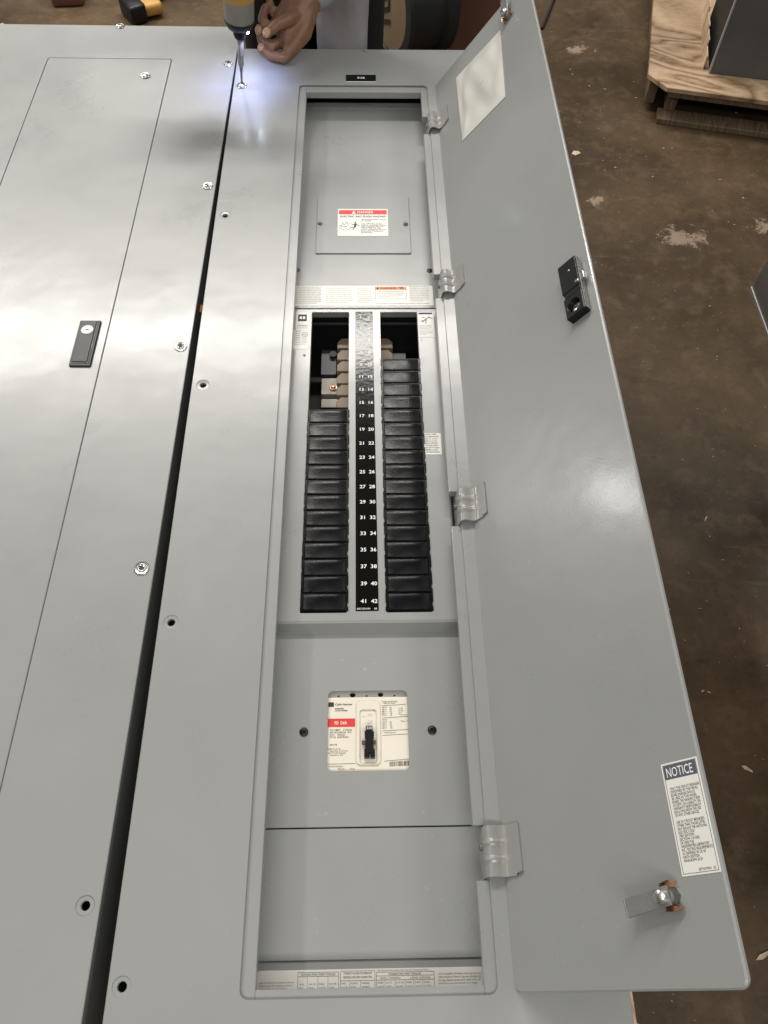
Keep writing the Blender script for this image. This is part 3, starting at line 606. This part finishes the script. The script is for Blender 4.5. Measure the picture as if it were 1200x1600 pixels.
# document sleeve, slightly buckled sheet
def sheet(c, nx, ny, amp, z0):
    mb = MB(); rr = random.Random(5); o = 0
    for j in range(ny + 1):
        for i in range(nx + 1):
            u, v = i / nx, j / ny; p = Vector(c[0]) * (1 - u) * (1 - v) + Vector(c[1]) * u * (1 - v) + Vector(c[2]) * u * v + Vector(c[3]) * (1 - u) * v
            e = min(1, 6 * min(u, 1 - u, v, 1 - v))
            z = z0 + e * amp * (1.1 + .6 * math.sin(5 * u + 7 * v + 1.5 * math.sin(4 * v)) + .5 * math.sin(11 * u - 5 * v + 2 * math.sin(6 * u)) + .3 * math.sin(17 * u + 9 * v))
            mb.v.append((p.x, p.y, z))
    w = nx + 1
    for j in range(ny):
        for i in range(nx): a = j * w + i; mb.f.append((a, a + 1, a + w + 1, a + w))
    n = len(mb.v); mb.v += [(x, y, .0003) for x, y, z in mb.v]; 
    mb.f += [tuple(i + n for i in reversed(f)) for f in mb.f]
    rim = [i for i in range(w)] + [j * w + nx for j in range(1, ny + 1)] + [ny * w + i for i in range(nx - 1, -1, -1)] + [j * w for j in range(ny - 1, 0, -1)]
    mb.f += [(rim[k], rim[k - 1], rim[k - 1] + n, rim[k] + n) for k in range(len(rim))]
    return mb
dpart(sheet([(.0574, 1.305), (.165, 1.2975), (.1775, 1.486), (.0592, 1.4995)], 30, 46, .0030, .0012), 'document_sleeve', 'paper', 60)
# notice label
NX0, NX1, NY0, NY1 = .2140, .2518, .0848, .1792
dpart(MB().plate(rrect(NX0, NX1, NY0, NY1, .0006, 2), [], .0001, .0004, .0001), 'notice_label', 'label')
dpart(MB().plate(rrect(NX0 + .0016, NX1 - .0016, NY0 + .0016, NY1 - .0016, .0002, 2), [rrect(NX0 + .0020, NX1 - .0020, NY0 + .0020, NY1 - .0020, .0002, 2)], .0004, .0005, 0), 'notice_border', 'ink')
dpart(MB().quad(NX0 + .0022, NX1 - .0022, .1648, NY1 - .0022, .00055), 'notice_band', 'slate')
dpart(MB().text('NOTICE', (NX0 + NX1) / 2 - .0008, .1666, .0007, .0118, wid=.0272, align='CENTER', bold=.004), 'notice_title', 'white')
mb = MB()
T = ['ONLY THE CIRCUIT BREAKERS', 'IDENTIFIED IN THE PANEL', 'BOARD MARKING SHOULD', 'BE USED IN THIS PANEL', 'BOARD. THE MANUFACTURER', 'ACCEPTS NO LIABILITY OR', 'WARRANTY RESPONSIBILITY', 'RESULTING FROM THE USE', 'OF ANY OTHER DEVICE.', '', 'USE OF CIRCUIT BREAKERS', 'OTHER THAN THOSE LISTED', 'MAY VIOLATE THE NATIONAL', 'ELECTRIC CODE', '1987 EDITION', 'SECTION 110-3(B)', 'OR VOID THE', 'UNDERWRITERS LABORATORY', 'INC. TESTING REQUIREMENTS', 'AS DEFINED IN UL 67', 'NINTH EDITION', 'PARAGRAPH 30.30']
for i, s in enumerate(T):
    if s: mb.text(s, NX0 + .0048, .1555 - i * .00285, .0006, .0033, wid=.00122 * len(s))
mb.text('2B7THO79H01   R3', NX1 - .0205, NY0 + .0030, .0006, .0030, wid=.0165)
dpart(mb, 'notice_lettering', 'ink')
# lock case on the inner face
lk = MB().box(.2105, .2400, .7795, .8310, .0002, .0115, .0012).box(.2130, .2400, .7705, .7794, .0002, .0108, .0008)
lk.plate(rrect(.2105, .2400, .7360, .7704, .0015, 3), [circ(.2245, .7525, .0098, 20)], .0002, .0115, .0010)
dpart(lk, 'lock_case', 'plastic')
dpart(MB().lathe([(.0090, .0002), (.0090, .004), (.006, .0055)], (.2245, .7525, 0), 20), 'lock_barrel', 'chrome', 40)
dpart(MB().box(.2215, .2275, .7518, .7532, .0056, .0060), 'key_slot', 'ink')
dpart(MB().box(.2392, .2475, .7850, .7975, .0030, .0100, .0010).box(.2340, .2391, .7835, .7875, .0085, .0128, .0005), 'lock_bolt', 'zinc')
dpart(MB().lathe([(.0016, .0114), (.0016, .0119), (.0008, .0123)], (.2275, .8125, 0), 12), 'lock_rivet', 'chrome', 40)
dpart(MB().box(.2405, .2418, .737, .829, .0020, .0105, .0004), 'lock_cover_edge', 'steel')
# quarter-turn cam latches
def cam_latch(x, y, ang):
    mx = Matrix.Translation((x, y, 0)) @ Matrix.Rotation(ang, 4, 'Z')
    q = [mx @ Vector((a, b, 0)) for a, b in ((.0065, -.0078), (.0065, .0078), (-.0385, .0075), (-.0385, -.0081))]
    dpart(MB().plate([(p.x, p.y) for p in q], [], .0105, .0125, .0004), 'cam_arm', 'grey_plate')
    dpart(MB().box(-.0400, -.0380, -.0081, .0075, .0085, .0140, .0006, mx), 'cam_arm_end', 'grey_plate')
    dpart(MB().lathe([(.0060, .0125), (.0062, .0150), (.0052, .0172), (.0022, .0184)], (0, 0, 0), 18, mx), 'cam_bolt', 'chrome', 40)
    dpart(MB().lathe([(.0078, .0002), (.0078, .0050)], (.003, 0, 0), 6, mx).lathe([(.0068, .0050), (.0068, .0085), (.0060, .0104)], (.002, 0, 0), 20, mx), 'cam_nut', 'steel', 30)
    wm = MB()
    for sgn in (-1, 1):
        o = len(wm.v)
        for (a, b, z) in ((-.003, .0065, .006), (.009, .0070, .003), (.0125, .0105, .0045), (.006, .0125, .0075), (-.003, .0112, .0085)): wm.v.append(tuple(mx @ Vector((a, sgn * b, z))))
        for (a, b, z) in ((-.003, .0065, .0045), (.009, .0070, .0015), (.0125, .0105, .003), (.006, .0125, .006), (-.003, .0112, .007)): wm.v.append(tuple(mx @ Vector((a, sgn * b, z))))
        f = [(0, 1, 2, 3, 4), (9, 8, 7, 6, 5)] + [(i, (i + 1) % 5, 5 + (i + 1) % 5, 5 + i) for i in range(5)]
        wm.f += [tuple(o + i for i in (q if sgn > 0 else q[::-1])) for q in f]
    dpart(wm, 'retainer_wing', 'brass')
cam_latch(.1985, .0700, R(8)); cam_latch(.2010, 1.4985, R(-96))

# ---- closed panel on the left
Q = thing('electrical_panel', 'closed grey electrical panel with black keyed latch, at left', 'electrical panel', (-.5331, .0903, -.152), R(-.6))
def qpart(mb, name, m, smooth=None, parent=None):
    o = mb.build(name, m, parent or Q, smooth)
    if parent is None: o.location.z = .152
    return o
P['group'] = Q['group'] = 'electrical panels lying on the tables'
mb = MB()
mb.box(-.2525, -.2495, -.115, 1.672, -.15, -.0022).box(.2495, .2525, -.115, 1.672, -.15, -.0022)
mb.box(-.2495, .2495, -.115, -.112, -.15, -.0022).box(-.2495, .2495, 1.669, 1.672, -.15, -.0022).box(-.2495, .2495, -.112, 1.669, -.15, -.147)
qpart(mb, 'enclosure_box', 'boxwall')
qp = [(.2413, .0015)]
mb = MB().plate(rrect(-.256, .256, -.1265, 1.6815, .003, 3), [rrect(-.1262, .1262, 0, OL, .006), circ(.2405, -.0018, .0095, 18)], -.002, 0, .0008, .0006); dimple(mb, .2405, -.0018)
qpart(mb, 'trim', 'paint')
qpart(MB().plate(rrect(-.138, .138, -.01, OL + .01, .006), [rrect(-.110, .110, .02, OL - .02, .006)], -.016, -.009), 'door_lip', 'dark_in')
qd = qpart(MB().plate(rrect(-.1252, .1252, .001, OL - .001, .0055), [], -.0085, .0001, .0009), 'door', 'paint')
lt = [(.079, .112, .7245, .8185)]
lb = MB().plate(rrect(.0800, .1130, .7270, .8210, .0025), [], .0002, .0034, .0012); lb.build('latch_plate', 'plastic', qd)
MB().plate(rrect(.0832, .1068, .7345, .8175, .001), [], .0035, .0044, .0008).build('latch_lever', 'plastic', qd)
MB().box(.0830, .1070, .7318, .7335, .0035, .0040).box(.1080, .1094, .7318, .8180, .0035, .0040).build('latch_rib', 'black', qd)
MB().lathe([(.0092, .0044), (.0092, .0052), (.0086, .0056), (.0060, .0058)], (.0955, .7990, 0), 26).build('lock_face', 'lockface', qd, 40)
MB().box(.0918, .0992, .7981, .7999, .0058, .0061).lathe([(.0016, .0058), (.0016, .0062)], (.0955, .7990, 0), 12).build('key_slot', 'ink', qd)
mb = MB().strokes([((.0915, .7415), (.0940, .7450)), ((.0940, .7450), (.0958, .7405)), ((.0975, .7445), (.0990, .7405))], .0011, .00455); mb.build('latch_mark', 'inkgrey', qd)
add = screw_mb(.0807, 1.4935, .0001, .0098).build('door_screw', 'chrome', qd, 40)
MB().box(.0765, .0849, 1.4926, 1.4944, .0048, .0052).build('screw_slot', 'ink', qd)
for (x, y, r, rot) in ((.0005, 1.6765, .0090, .2), (.2423, 1.5400, .0088, .9), (.2425, 1.1520, .0088, .3), (.2424, .7690, .0092, .1), (.2402, .3880, .0095, 1.2)):
    s = qpart(screw_mb(x, y, 0, r), 'screw', 'chrome', 40)
    cross_mb(x, y, .0044, r * .40, r * .13, rot).build('cross_recess', 'ink', s)
# red-brown tape flag caught in the gap
o = MB().box(-.003, .003, -.006, .006, -.0006, .0006, .0003).build('tape_flag', mat('red_tape', (.60, .16, .06), .6, var=(400, .5, .05)))
o.location = (-.2620, .9500, -.012); o.rotation_euler = (.5, .5, .1); o['label'] = 'scrap of red and tan tape caught in the gap between the panels'; o['category'] = 'tape'
# the screw being driven, in the open panel's upper left hole
s = part(screw_mb(-.2413, 1.5515, 0, .0100), 'screw', 'chrome', smooth=40)

# ------------------------------------------------------------------ impact driver
TX = Matrix.Translation((-.2413, 1.5515, 0)) @ Vector((0.10, 0.0, 1.0)).to_track_quat('Z', 'Y').to_matrix().to_4x4()
D = thing('impact_driver', 'yellow and black cordless driver with lit nose, driving a screw', 'power drill', (-.2413, 1.5515, 0))
DI = Matrix.Translation((-.2413, 1.5515, 0)).inverted()
def drill(mb, name, m, smooth=40, parent=None): 
    o = mb.build(name, m, parent or D, smooth); return o
DT = DI @ TX
drill(MB().lathe([(.0016, .004), (.0022, .010), (.0022, .028), (.0032, .032), (.0032, .046), (.0022, .047)], (0, 0, 0), 10, DT), 'screw_bit', 'steel')
drill(MB().lathe([(.0048, .040), (.0055, .043), (.0055, .058), (.0050, .060), (.0062, .061), (.0062, .088), (.0050, .096)], (0, 0, 0), 12, DT), 'bit_holder', 'tool_g', 25)
drill(MB().lathe([(.006, .092), (.0105, .094), (.0125, .100), (.0135, .113), (.0125, .118)], (0, 0, 0), 20, DT), 'chuck_collar', 'black')
drill(MB().lathe([(.015, .110), (.0225, .113), (.0275, .122), (.0280, .127)], (0, 0, 0), 24, DT), 'nose_ring', 'plastic')
drill(MB().lathe([(.0245, .1225), (.0275, .128), (.0280, .158), (.0285, .164), (.024, .166)], (0, 0, 0), 28, DT), 'gear_housing', 'tool_g')
drill(MB().lathe([(.0270, .160), (.0290, .165), (.0300, .180), (.0300, .250), (.0290, .268), (.018, .275)], (0, 0, 0), 24, DT), 'motor_housing', 'tool_y')
hb = MB().box(-.016, .016, .02, .135, .192, .236, .010, DT); drill(hb, 'grip', 'plastic', 60)
drill(MB().box(-.030, .030, .125, .205, .165, .255, .008, DT), 'battery', 'plastic', 60)
drill(MB().box(-.007, .007, .026, .036, .176, .1925, .003, DT), 'trigger', 'plastic', 60)
em = bpy.data.materials.new('led_lens'); em.use_nodes = True; b = em.node_tree.nodes['Principled BSDF']; b.inputs['Emission Color'].default_value = (.8, .87, 1, 1); b.inputs['Emission Strength'].default_value = 160
for k, (x, y) in enumerate(((-.010, -.0155), (.0125, -.0135), (.001, .0185))):
    o = drill(MB().lathe([(.0022, .1085), (.0022, .1125)], (x, y, 0), 10, DT), 'led', em)
    ld = bpy.data.lights.new('driver_led', 'SPOT'); ld.energy = .50; ld.color = (.46, .52, 1.0); ld.spot_size = R(118); ld.spot_blend = .85; ld.shadow_soft_size = .003
    lo = bpy.data.objects.new('driver_led', ld); COL.objects.link(lo); lo.matrix_world = TX @ Matrix.Translation((x, y, .1075))

# ------------------------------------------------------------------ the person with the driver
def organic(name, segs, m, voxel, parent=None, smooth_it=4):
    """one continuous skin over tapered limbs: (p0, r0, p1, r1)"""
    bm = bmesh.new()
    for p0, r0, p1, r1 in segs:
        p0, p1 = Vector(p0), Vector(p1); n = 3 + int((p1 - p0).length / (.5 * min(r0, r1)))
        for k in range(n):
            t = k / (n - 1); c = p0.lerp(p1, t); r = r0 + (r1 - r0) * t
            bmesh.ops.create_icosphere(bm, subdivisions=2, radius=r, matrix=Matrix.Translation(c))
    me = bpy.data.meshes.new(name); bm.to_mesh(me); bm.free()
    ob = bpy.data.objects.new('tmp', me); COL.objects.link(ob)
    rm = ob.modifiers.new('r', 'REMESH'); rm.mode = 'VOXEL'; rm.voxel_size = voxel
    sm = ob.modifiers.new('s', 'SMOOTH'); sm.factor = .5; sm.iterations = smooth_it
    out = bpy.data.meshes.new_from_object(ob.evaluated_get(bpy.context.evaluated_depsgraph_get())); bpy.data.objects.remove(ob)
    for p in out.polygons: p.use_smooth = True
    out.materials.clear(); out.materials.append(M[m]); out.name = name
    o = bpy.data.objects.new(name, out); COL.objects.link(o)
    if parent is not None: o.parent = parent
    return o
PX, PY = -.13, 2.20
PER = thing('person', 'person in grey jacket and black trousers leaning over, one hand palm up on the panel', 'person', (PX, PY, FLOOR))
def rel(p): return (p[0] - PX, p[1] - PY, p[2] - FLOOR)
def chain(pts):  # [(x,y,z,r), ...]
    return [(rel(a[:3]), a[3], rel(b[:3]), b[3]) for a, b in zip(pts, pts[1:])]
skin = []
WR = (-.1070, 1.7560, .072)
# left arm and open hand
skin += chain([(.10, 2.02, .56, .05), (.125, 1.96, .27, .042), (-.055, 1.815, .105, .038), (*WR, .034)])
HAND = [
    [(*WR, .034), (-.126, 1.722, .062, .032), (-.144, 1.686, .052, .027)],                      # palm root
    [(-.116, 1.722, .058, .027), (-.126, 1.676, .040, .024), (-.146, 1.640, .026, .017)],
    [(-.146, 1.722, .066, .022), (-.166, 1.686, .052, .019)],
    [(-.146, 1.684, .052, .022), (-.152, 1.656, .038, .018)],
    [(-.124, 1.702, .058, .017), (-.148, 1.661, .070, .0135), (-.172, 1.634, .072, .0112), (-.186, 1.618, .067, .0098)],     # thumb across the palm
    [(-.134, 1.655, .030, .014), (-.158, 1.622, .016, .0108), (-.186, 1.632, .015, .0100), (-.207, 1.646, .022, .0085)],     # index
    [(-.150, 1.662, .034, .014), (-.183, 1.652, .024, .0105), (-.206, 1.660, .032, .0098), (-.2085, 1.664, .052, .0088)],    # middle
    [(-.160, 1.680, .046, .014), (-.188, 1.680, .042, .0105), (-.203, 1.686, .058, .0096), (-.195, 1.690, .078, .0086)],     # ring
    [(-.166, 1.700, .058, .012), (-.184, 1.704, .066, .0092), (-.186, 1.706, .082, .0080)],                                     # little
]
for h in HAND: skin += chain(h)
# right arm, hand closed round the grip
GR = [TX @ Vector(p) for p in ((0, .06, .214),)][0]
skin += chain([(-.36, 2.02, .56, .05), (-.45, 1.95, .37, .040), (-.345, 1.735, .215, .030), (-.318, 1.690, .205, .027)])
skin += chain([(-.318, 1.690, .205, .027), (-.292, 1.655, .205, .024), (-.268, 1.662, .200, .020)])
for k in range(4):
    z = .232 - k * .020
    skin += chain([(-.285, 1.640, z, .0115), (-.262 - .004 * k, 1.592, z - .004, .0105), (-.232, 1.592, z - .004, .0098), (-.212, 1.612, z - .002, .0088)])
skin += chain([(-.285, 1.655, .235, .013), (-.255, 1.668, .248, .011), (-.222, 1.655, .250, .0098)])
skin += chain([(-.300, 1.668, .200, .020), (-.305, 1.640, .178, .0125), (-.296, 1.622, .160, .0110), (-.288, 1.618, .146, .0100)])
skin += chain([(-.318, 1.680, .200, .020), (-.332, 1.655, .176, .0120), (-.326, 1.636, .158, .0108), (-.316, 1.628, .144, .0098)])
# neck and head bent forward
skin += chain([(-.13, 2.05, .62, .058), (-.13, 1.98, .70, .055), (-.13, 1.94, .765, .075)])
skin += chain([(-.13, 1.945, .79, .088), (-.13, 1.90, .735, .066)])
skin += chain([(-.13, 1.855, .755, .014), (-.13, 1.842, .735, .016)])                 # nose
skin += chain([(-.13, 1.875, .700, .030), (-.13, 1.88, .69, .030)])                   # chin
for sx in (-1, 1): skin += chain([(-.13 + sx * .086, 1.955, .775, .016), (-.13 + sx * .088, 1.962, .752, .012)])   # ears
skin += chain([(-.13, 2.20, .10, .13), (-.13, 2.17, .28, .125), (-.13, 2.06, .55, .13)])
for sx in (-1, 1):
    skin += chain([(-.13 + sx * .10, 2.06, .55, .085), (-.13 + sx * .215, 2.03, .56, .06)])
    skin += chain([(-.13 + sx * .085, 2.20, .08, .09), (-.13 + sx * .10, 2.19, -.38, .058), (-.13 + sx * .11, 2.22, -.78, .04), (-.13 + sx * .115, 2.10, -.815, .032)])
organic('body', skin, 'skin', .0036, PER, 3)
tr = []
for sx in (-1, 1): tr += chain([(-.13 + sx * .085, 2.20, .06, .115), (-.13 + sx * .10, 2.19, -.38, .088), (-.13 + sx * .11, 2.22, -.74, .075)])
tr += chain([(-.13, 2.20, .10, .155), (-.13, 2.20, .02, .15)])
tr += chain([(-.235, 2.10, -.02, .07), (-.235, 2.10, -.30, .07)])
organic('trousers', tr, 'trousers', .012, PER, 6)
jk = chain([(-.13, 2.20, .16, .165), (-.13, 2.16, .30, .16), (-.13, 2.06, .54, .165), (-.13, 2.05, .62, .10)])
for sx in (-1, 1): jk += chain([(-.13 + sx * .10, 2.06, .55, .12), (-.13 + sx * .225, 2.03, .56, .078)])
jk += chain([(.10, 2.02, .56, .068), (.125, 1.96, .27, .060), (-.035, 1.835, .125, .056), (-.097, 1.766, .079, .045)])
jk += chain([(-.36, 2.02, .56, .068), (-.45, 1.95, .37, .052), (-.372, 1.775, .225, .041), (-.350, 1.742, .216, .040)])
# loose front hanging open on the hand's side
jk += chain([(-.02, 2.03, .32, .055), (-.025, 2.005, .05, .050), (-.03, 1.995, -.10, .046), (-.035, 1.995, -.32, .044)])
jk += chain([(-.09, 2.03, .32, .045), (-.085, 2.01, .05, .032), (-.085, 2.00, -.10, .030), (-.090, 2.00, -.32, .026)])
jk += chain([(-.06, 2.015, .10, .028), (-.062, 1.985, -.10, .022), (-.060, 1.985, -.32, .020)])
organic('jacket', jk, 'jacket', .009, PER, 5)
bt = []
for sx in (-1, 1): bt += chain([(-.13 + sx * .11, 2.24, -.72, .072), (-.13 + sx * .11, 2.23, -.79, .06), (-.13 + sx * .115, 2.06, -.80, .048)])
organic('boot', bt[:2], 'boots', .010, PER, 4); organic('boot', bt[2:], 'boots', .010, PER, 4)
organic('hair', chain([(-.13, 1.975, .815, .088), (-.13, 2.0, .775, .072)]), 'hair', .008, PER, 2)
def nail(p, r, d, name='nail'):
    mb = MB(); bm = bmesh.new(); bmesh.ops.create_icosphere(bm, subdivisions=3, radius=1)
    mx = Matrix.Translation(rel(p)) @ Vector(d).to_track_quat('Z', 'Y').to_matrix().to_4x4() @ Matrix.Diagonal((r, r * 1.1, r * .55, 1))
    mb.bm(bm, mx).build(name, 'palm', PER, 180)
nail((-.1885, 1.6130, .0705), .0088, (-.3, -.6, .7), 'thumb_pad'); nail((-.2095, 1.6580, .0510), .0078, (-.4, -.8, .4), 'finger_pad'); nail((-.2060, 1.6420, .0270), .0074, (-.3, -.6, .7), 'finger_pad')

# ------------------------------------------------------------------ things on the floor beyond the tables
# second driver lying on the floor
T2 = thing('cordless_drill', 'yellow and black cordless drill lying on the floor beyond the closed panel', 'power drill', (-.880, 3.50, FLOOR), R(35))
MB().lathe([(.030, -.10), (.036, -.09), (.036, .02), (.030, .04)], (0, 0, 0), 20, Matrix.Translation((.06, .10, .04)) @ Matrix.Rotation(R(90), 4, 'Y')).build('motor_housing', 'tool_y', T2, 40)
MB().lathe([(.028, .0), (.024, .05), (.012, .06)], (0, 0, 0), 20, Matrix.Translation((.10, .10, .04)) @ Matrix.Rotation(R(90), 4, 'Y')).build('chuck', 'plastic', T2, 40)
MB().box(-.040, .045, -.05, .09, .012, .062, .014, Matrix.Rotation(R(-10), 4, 'Z')).build('grip', 'tool_y', T2, 60)
MB().box(-.105, -.036, -.055, .065, .004, .075, .010).build('battery', 'plastic', T2, 60)
# brown block
o = thing('timber_block', 'short reddish brown timber block on the floor beyond the closed panel', 'block', (-1.235, 3.595, FLOOR), R(6))
MB().box(-.065, .065, -.045, .045, 0, .10, .012).build('block', 'card', o, 60); 
MB().box(-.066, .066, -.046, -.045, .055, .06).build('saw_mark', 'ink', o)
o = thing('storage_tote', 'black plastic tote on the floor behind the timber block', 'tote', (-.95, 3.99, FLOOR), R(-3))
MB().plate(rrect(-.22, .22, -.14, .14, .03), [rrect(-.205, .205, -.125, .125, .02)], .006, .26, .004).build('bin', 'drum', o); MB().plate(rrect(-.22, .22, -.14, .14, .03), [], 0, .006).build('bin_floor', 'drum', o); MB().plate(rrect(-.235, .235, -.155, .155, .035), [rrect(-.206, .206, -.126, .126, .02)], .24, .252, .003).build('rim', 'drum', o)
# drum with tan face and S mark
o = thing('reel_drum', 'black drum lying on its side with a tan face and angular S mark', 'drum', (.090, 3.20, FLOOR + .217), 0)
FX = Matrix.Rotation(R(-67), 4, 'Z') @ Matrix.Rotation(R(90), 4, 'X')       # local z -> horizontal
MB().lathe([(.20, -.21), (.215, -.20), (.215, -.16), (.198, -.15), (.198, -.03), (.215, -.02), (.215, .0), (.185, .006), (.180, -.006)], (0, 0, 0), 40, FX).build('shell', 'drum', o, 35)
MB().lathe([(.178, -.008), (.176, .0), (.02, .002)], (0, 0, 0), 40, FX).build('face_disc', 'drumface', o, 35)
mk = MB().strokes([((.045, .075), (-.035, .04)), ((-.035, .045), (-.035, -.025)), ((-.035, -.02), (.03, .02)), ((.03, .03), (.03, -.03)), ((.03, -.025), (-.03, -.06)), ((.045, -.065), (-.055, -.11))], .017, .0045)
mk.v = [tuple(FX @ Vector(p)) for p in mk.v]; mk.build('mark', 'drum', o)
o = thing('drum_cradle', 'dark timber cradle holding the black drum off the floor', 'cradle', (.090, 3.20, FLOOR), 0)
CXX = Matrix.Rotation(R(-67), 4, 'Z')
# upright beside it
o2 = thing('timber_post', 'reddish brown upright timber behind the open door corner', 'post', (.395, 3.18, FLOOR), R(-8))
MB().box(-.055, .125, -.02, .10, 0, 1.3, .004).build('post', 'card', o2); MB().box(-.055, .125, -.024, -.0205, .9, .96).build('batten', 'pine', o2)
for s in (-.15, .15): MB().box(s - .03, s + .03, .01, .20, 0, .035, .003, CXX).build('chock', 'pine', o)
o.location.z = FLOOR
# pallet with cut corner
PL = thing('pallet', 'plywood topped pallet with a clipped corner on the floor at upper right', 'pallet', (1.0887, 2.7538, FLOOR), R(-13))
c0, s0 = math.cos(R(13)), math.sin(R(13))
MB().plate([(0, 0), (1.1, 0), (1.1, 1.0), (-.07, 1.0), (-.07, .07)], [], .125, .141, .0015).build('deck', 'ply', PL)
MB().box(.012, 1.08, .014, .052, .098, .1248, .003).build('deck_board', 'pine', PL); MB().box(.0, 1.08, .004, .075, 0, .022, .003).build('runner', 'pine', PL)
for x in (.02, .5, 1.0): MB().box(x, x + .04, .06, .98, .0222, .0978, .003).build('stringer', 'pine', PL)
MB().box(-.055, -.02, .08, .97, .03, .1248, .003).build('side_board', 'pine', PL)
CB = thing('cabinet', 'dark grey steel cabinet standing on the plywood pallet', 'cabinet', (1.262, 2.842, FLOOR + .1412), R(-12))
MB().box(0, .75, 0, .34, 0, .95, .003).build('shell', 'cabinet', CB)
MB().box(-.006, -.0006, .0, .012, .0, .95).build('edge_strip', 'edge', CB)
MB().box(-.003, -.0006, .013, .335, .0, .95).build('side_panel', 'dark_in', CB)
o = thing('cardboard_scrap', 'torn pale cardboard strip standing against the dark grey cabinet on the pallet', 'cardboard', (1.247, 2.87, FLOOR + .1412), R(-12))
mb = MB(); pts = [(-.012, 0), (.0, 0)]
yy = [0, .03, .07, .1, .15, .2, .26, .31, .36]
for k in range(len(yy) - 1):
    w0 = .05 + .03 * math.sin(5 * yy[k]) + rnd.uniform(-.01, .01); mb.box(-.006, -.002, yy[k], yy[k + 1] + (.0), 0, w0)
mb.build('strip', 'bench', o)
# enclosure on a stand at the right edge
RC = thing('enclosure', 'dark enclosure with its lit lower edge painted pale, at the right border of the picture', 'enclosure', (1.03, .65, FLOOR))
MB().box(-.2554, .26, -.55, .547, .652, .95, .003).build('shell', 'cabinet_dark', RC); MB().box(-.2590, -.2556, -.55, .547, .648, .6515 + .004, .0008).build('painted_lit_edge', 'edge', RC)  # pale strip along the bottom paints the lit lower edge as colour
for x in (.07, .2):
    for y in (-.48, .42): MB().box(x, x + .05, y, y + .05, 0, .6515, .002).build('leg', 'cabinet_dark', RC)
# cable
o = MB().tube([(.74, 3.40, FLOOR + .006), (.765, 3.47, FLOOR + .007), (.795, 3.56, FLOOR + .006), (.83, 3.66, FLOOR + .006), (.90, 3.80, FLOOR + .006), (1.05, 3.95, FLOOR + .006)], .006).build('cable', 'cable', None, 60); o['label'] = 'thin black cable lying across the brown floor'; o['category'] = 'cable'
# wood chips
def chip(x, y, l, w, a, label):
    o = MB().add([(-l, 0, 0), (-l * .3, -w, .001), (l, -w * .3, .002), (l * .7, w * .5, .004), (-l * .4, w, .003), (0, 0, .006)], [(0, 1, 5), (1, 2, 5), (2, 3, 5), (3, 4, 5), (4, 0, 5), (4, 3, 2, 1, 0)]).build('wood_chip', 'chip')
    o.location = (x, y, FLOOR + .001); o.rotation_euler = (0, 0, a); o['label'] = label; o['category'] = 'wood chip'; o['group'] = 'wood chips on the floor'
chip(.830, .407, .013, .004, R(-35), 'tan wood chip on the floor right of the notice label')
chip(.772, .052, .020, .005, R(25), 'pale wood chip on the floor right of the open door corner')
chip(.765, 2.576, .016, .012, R(10), 'pale chip on the floor beside the upper part of the open door')
chip(.885, 1.043, .010, .003, R(60), 'small white sliver on the floor right of the door highlight')
mb = MB()
for i in range(520):
    x, y, r = rnd.uniform(.32, 1.9), rnd.uniform(-.1, 3.5), rnd.choice((.0015, .0015, .002, .002, .003, .004, .006)); a = rnd.uniform(0, 6.28); z = FLOOR + .0006
    p = [Vector((math.cos(a + t) * r * k, math.sin(a + t) * r * k * .6)) for t, k in ((0, 1), (1.6, .6), (3.1, 1.1), (4.6, .5))]
    mb.add([(x + q.x, y + q.y, z + .0004) for q in p] + [(x, y, z + r * .6)], [(0, 1, 4), (1, 2, 4), (2, 3, 4), (3, 0, 4)])
o = mb.build('floor_debris', 'chip'); o['label'] = 'fine dust, grit and shavings scattered on the brown floor'; o['category'] = 'debris'; o['kind'] = 'stuff'
for ob in bpy.data.objects:
    if ob.name.split('.')[0] in ('lettering', 'notice_lettering'): ob['kind'] = 'stuff'
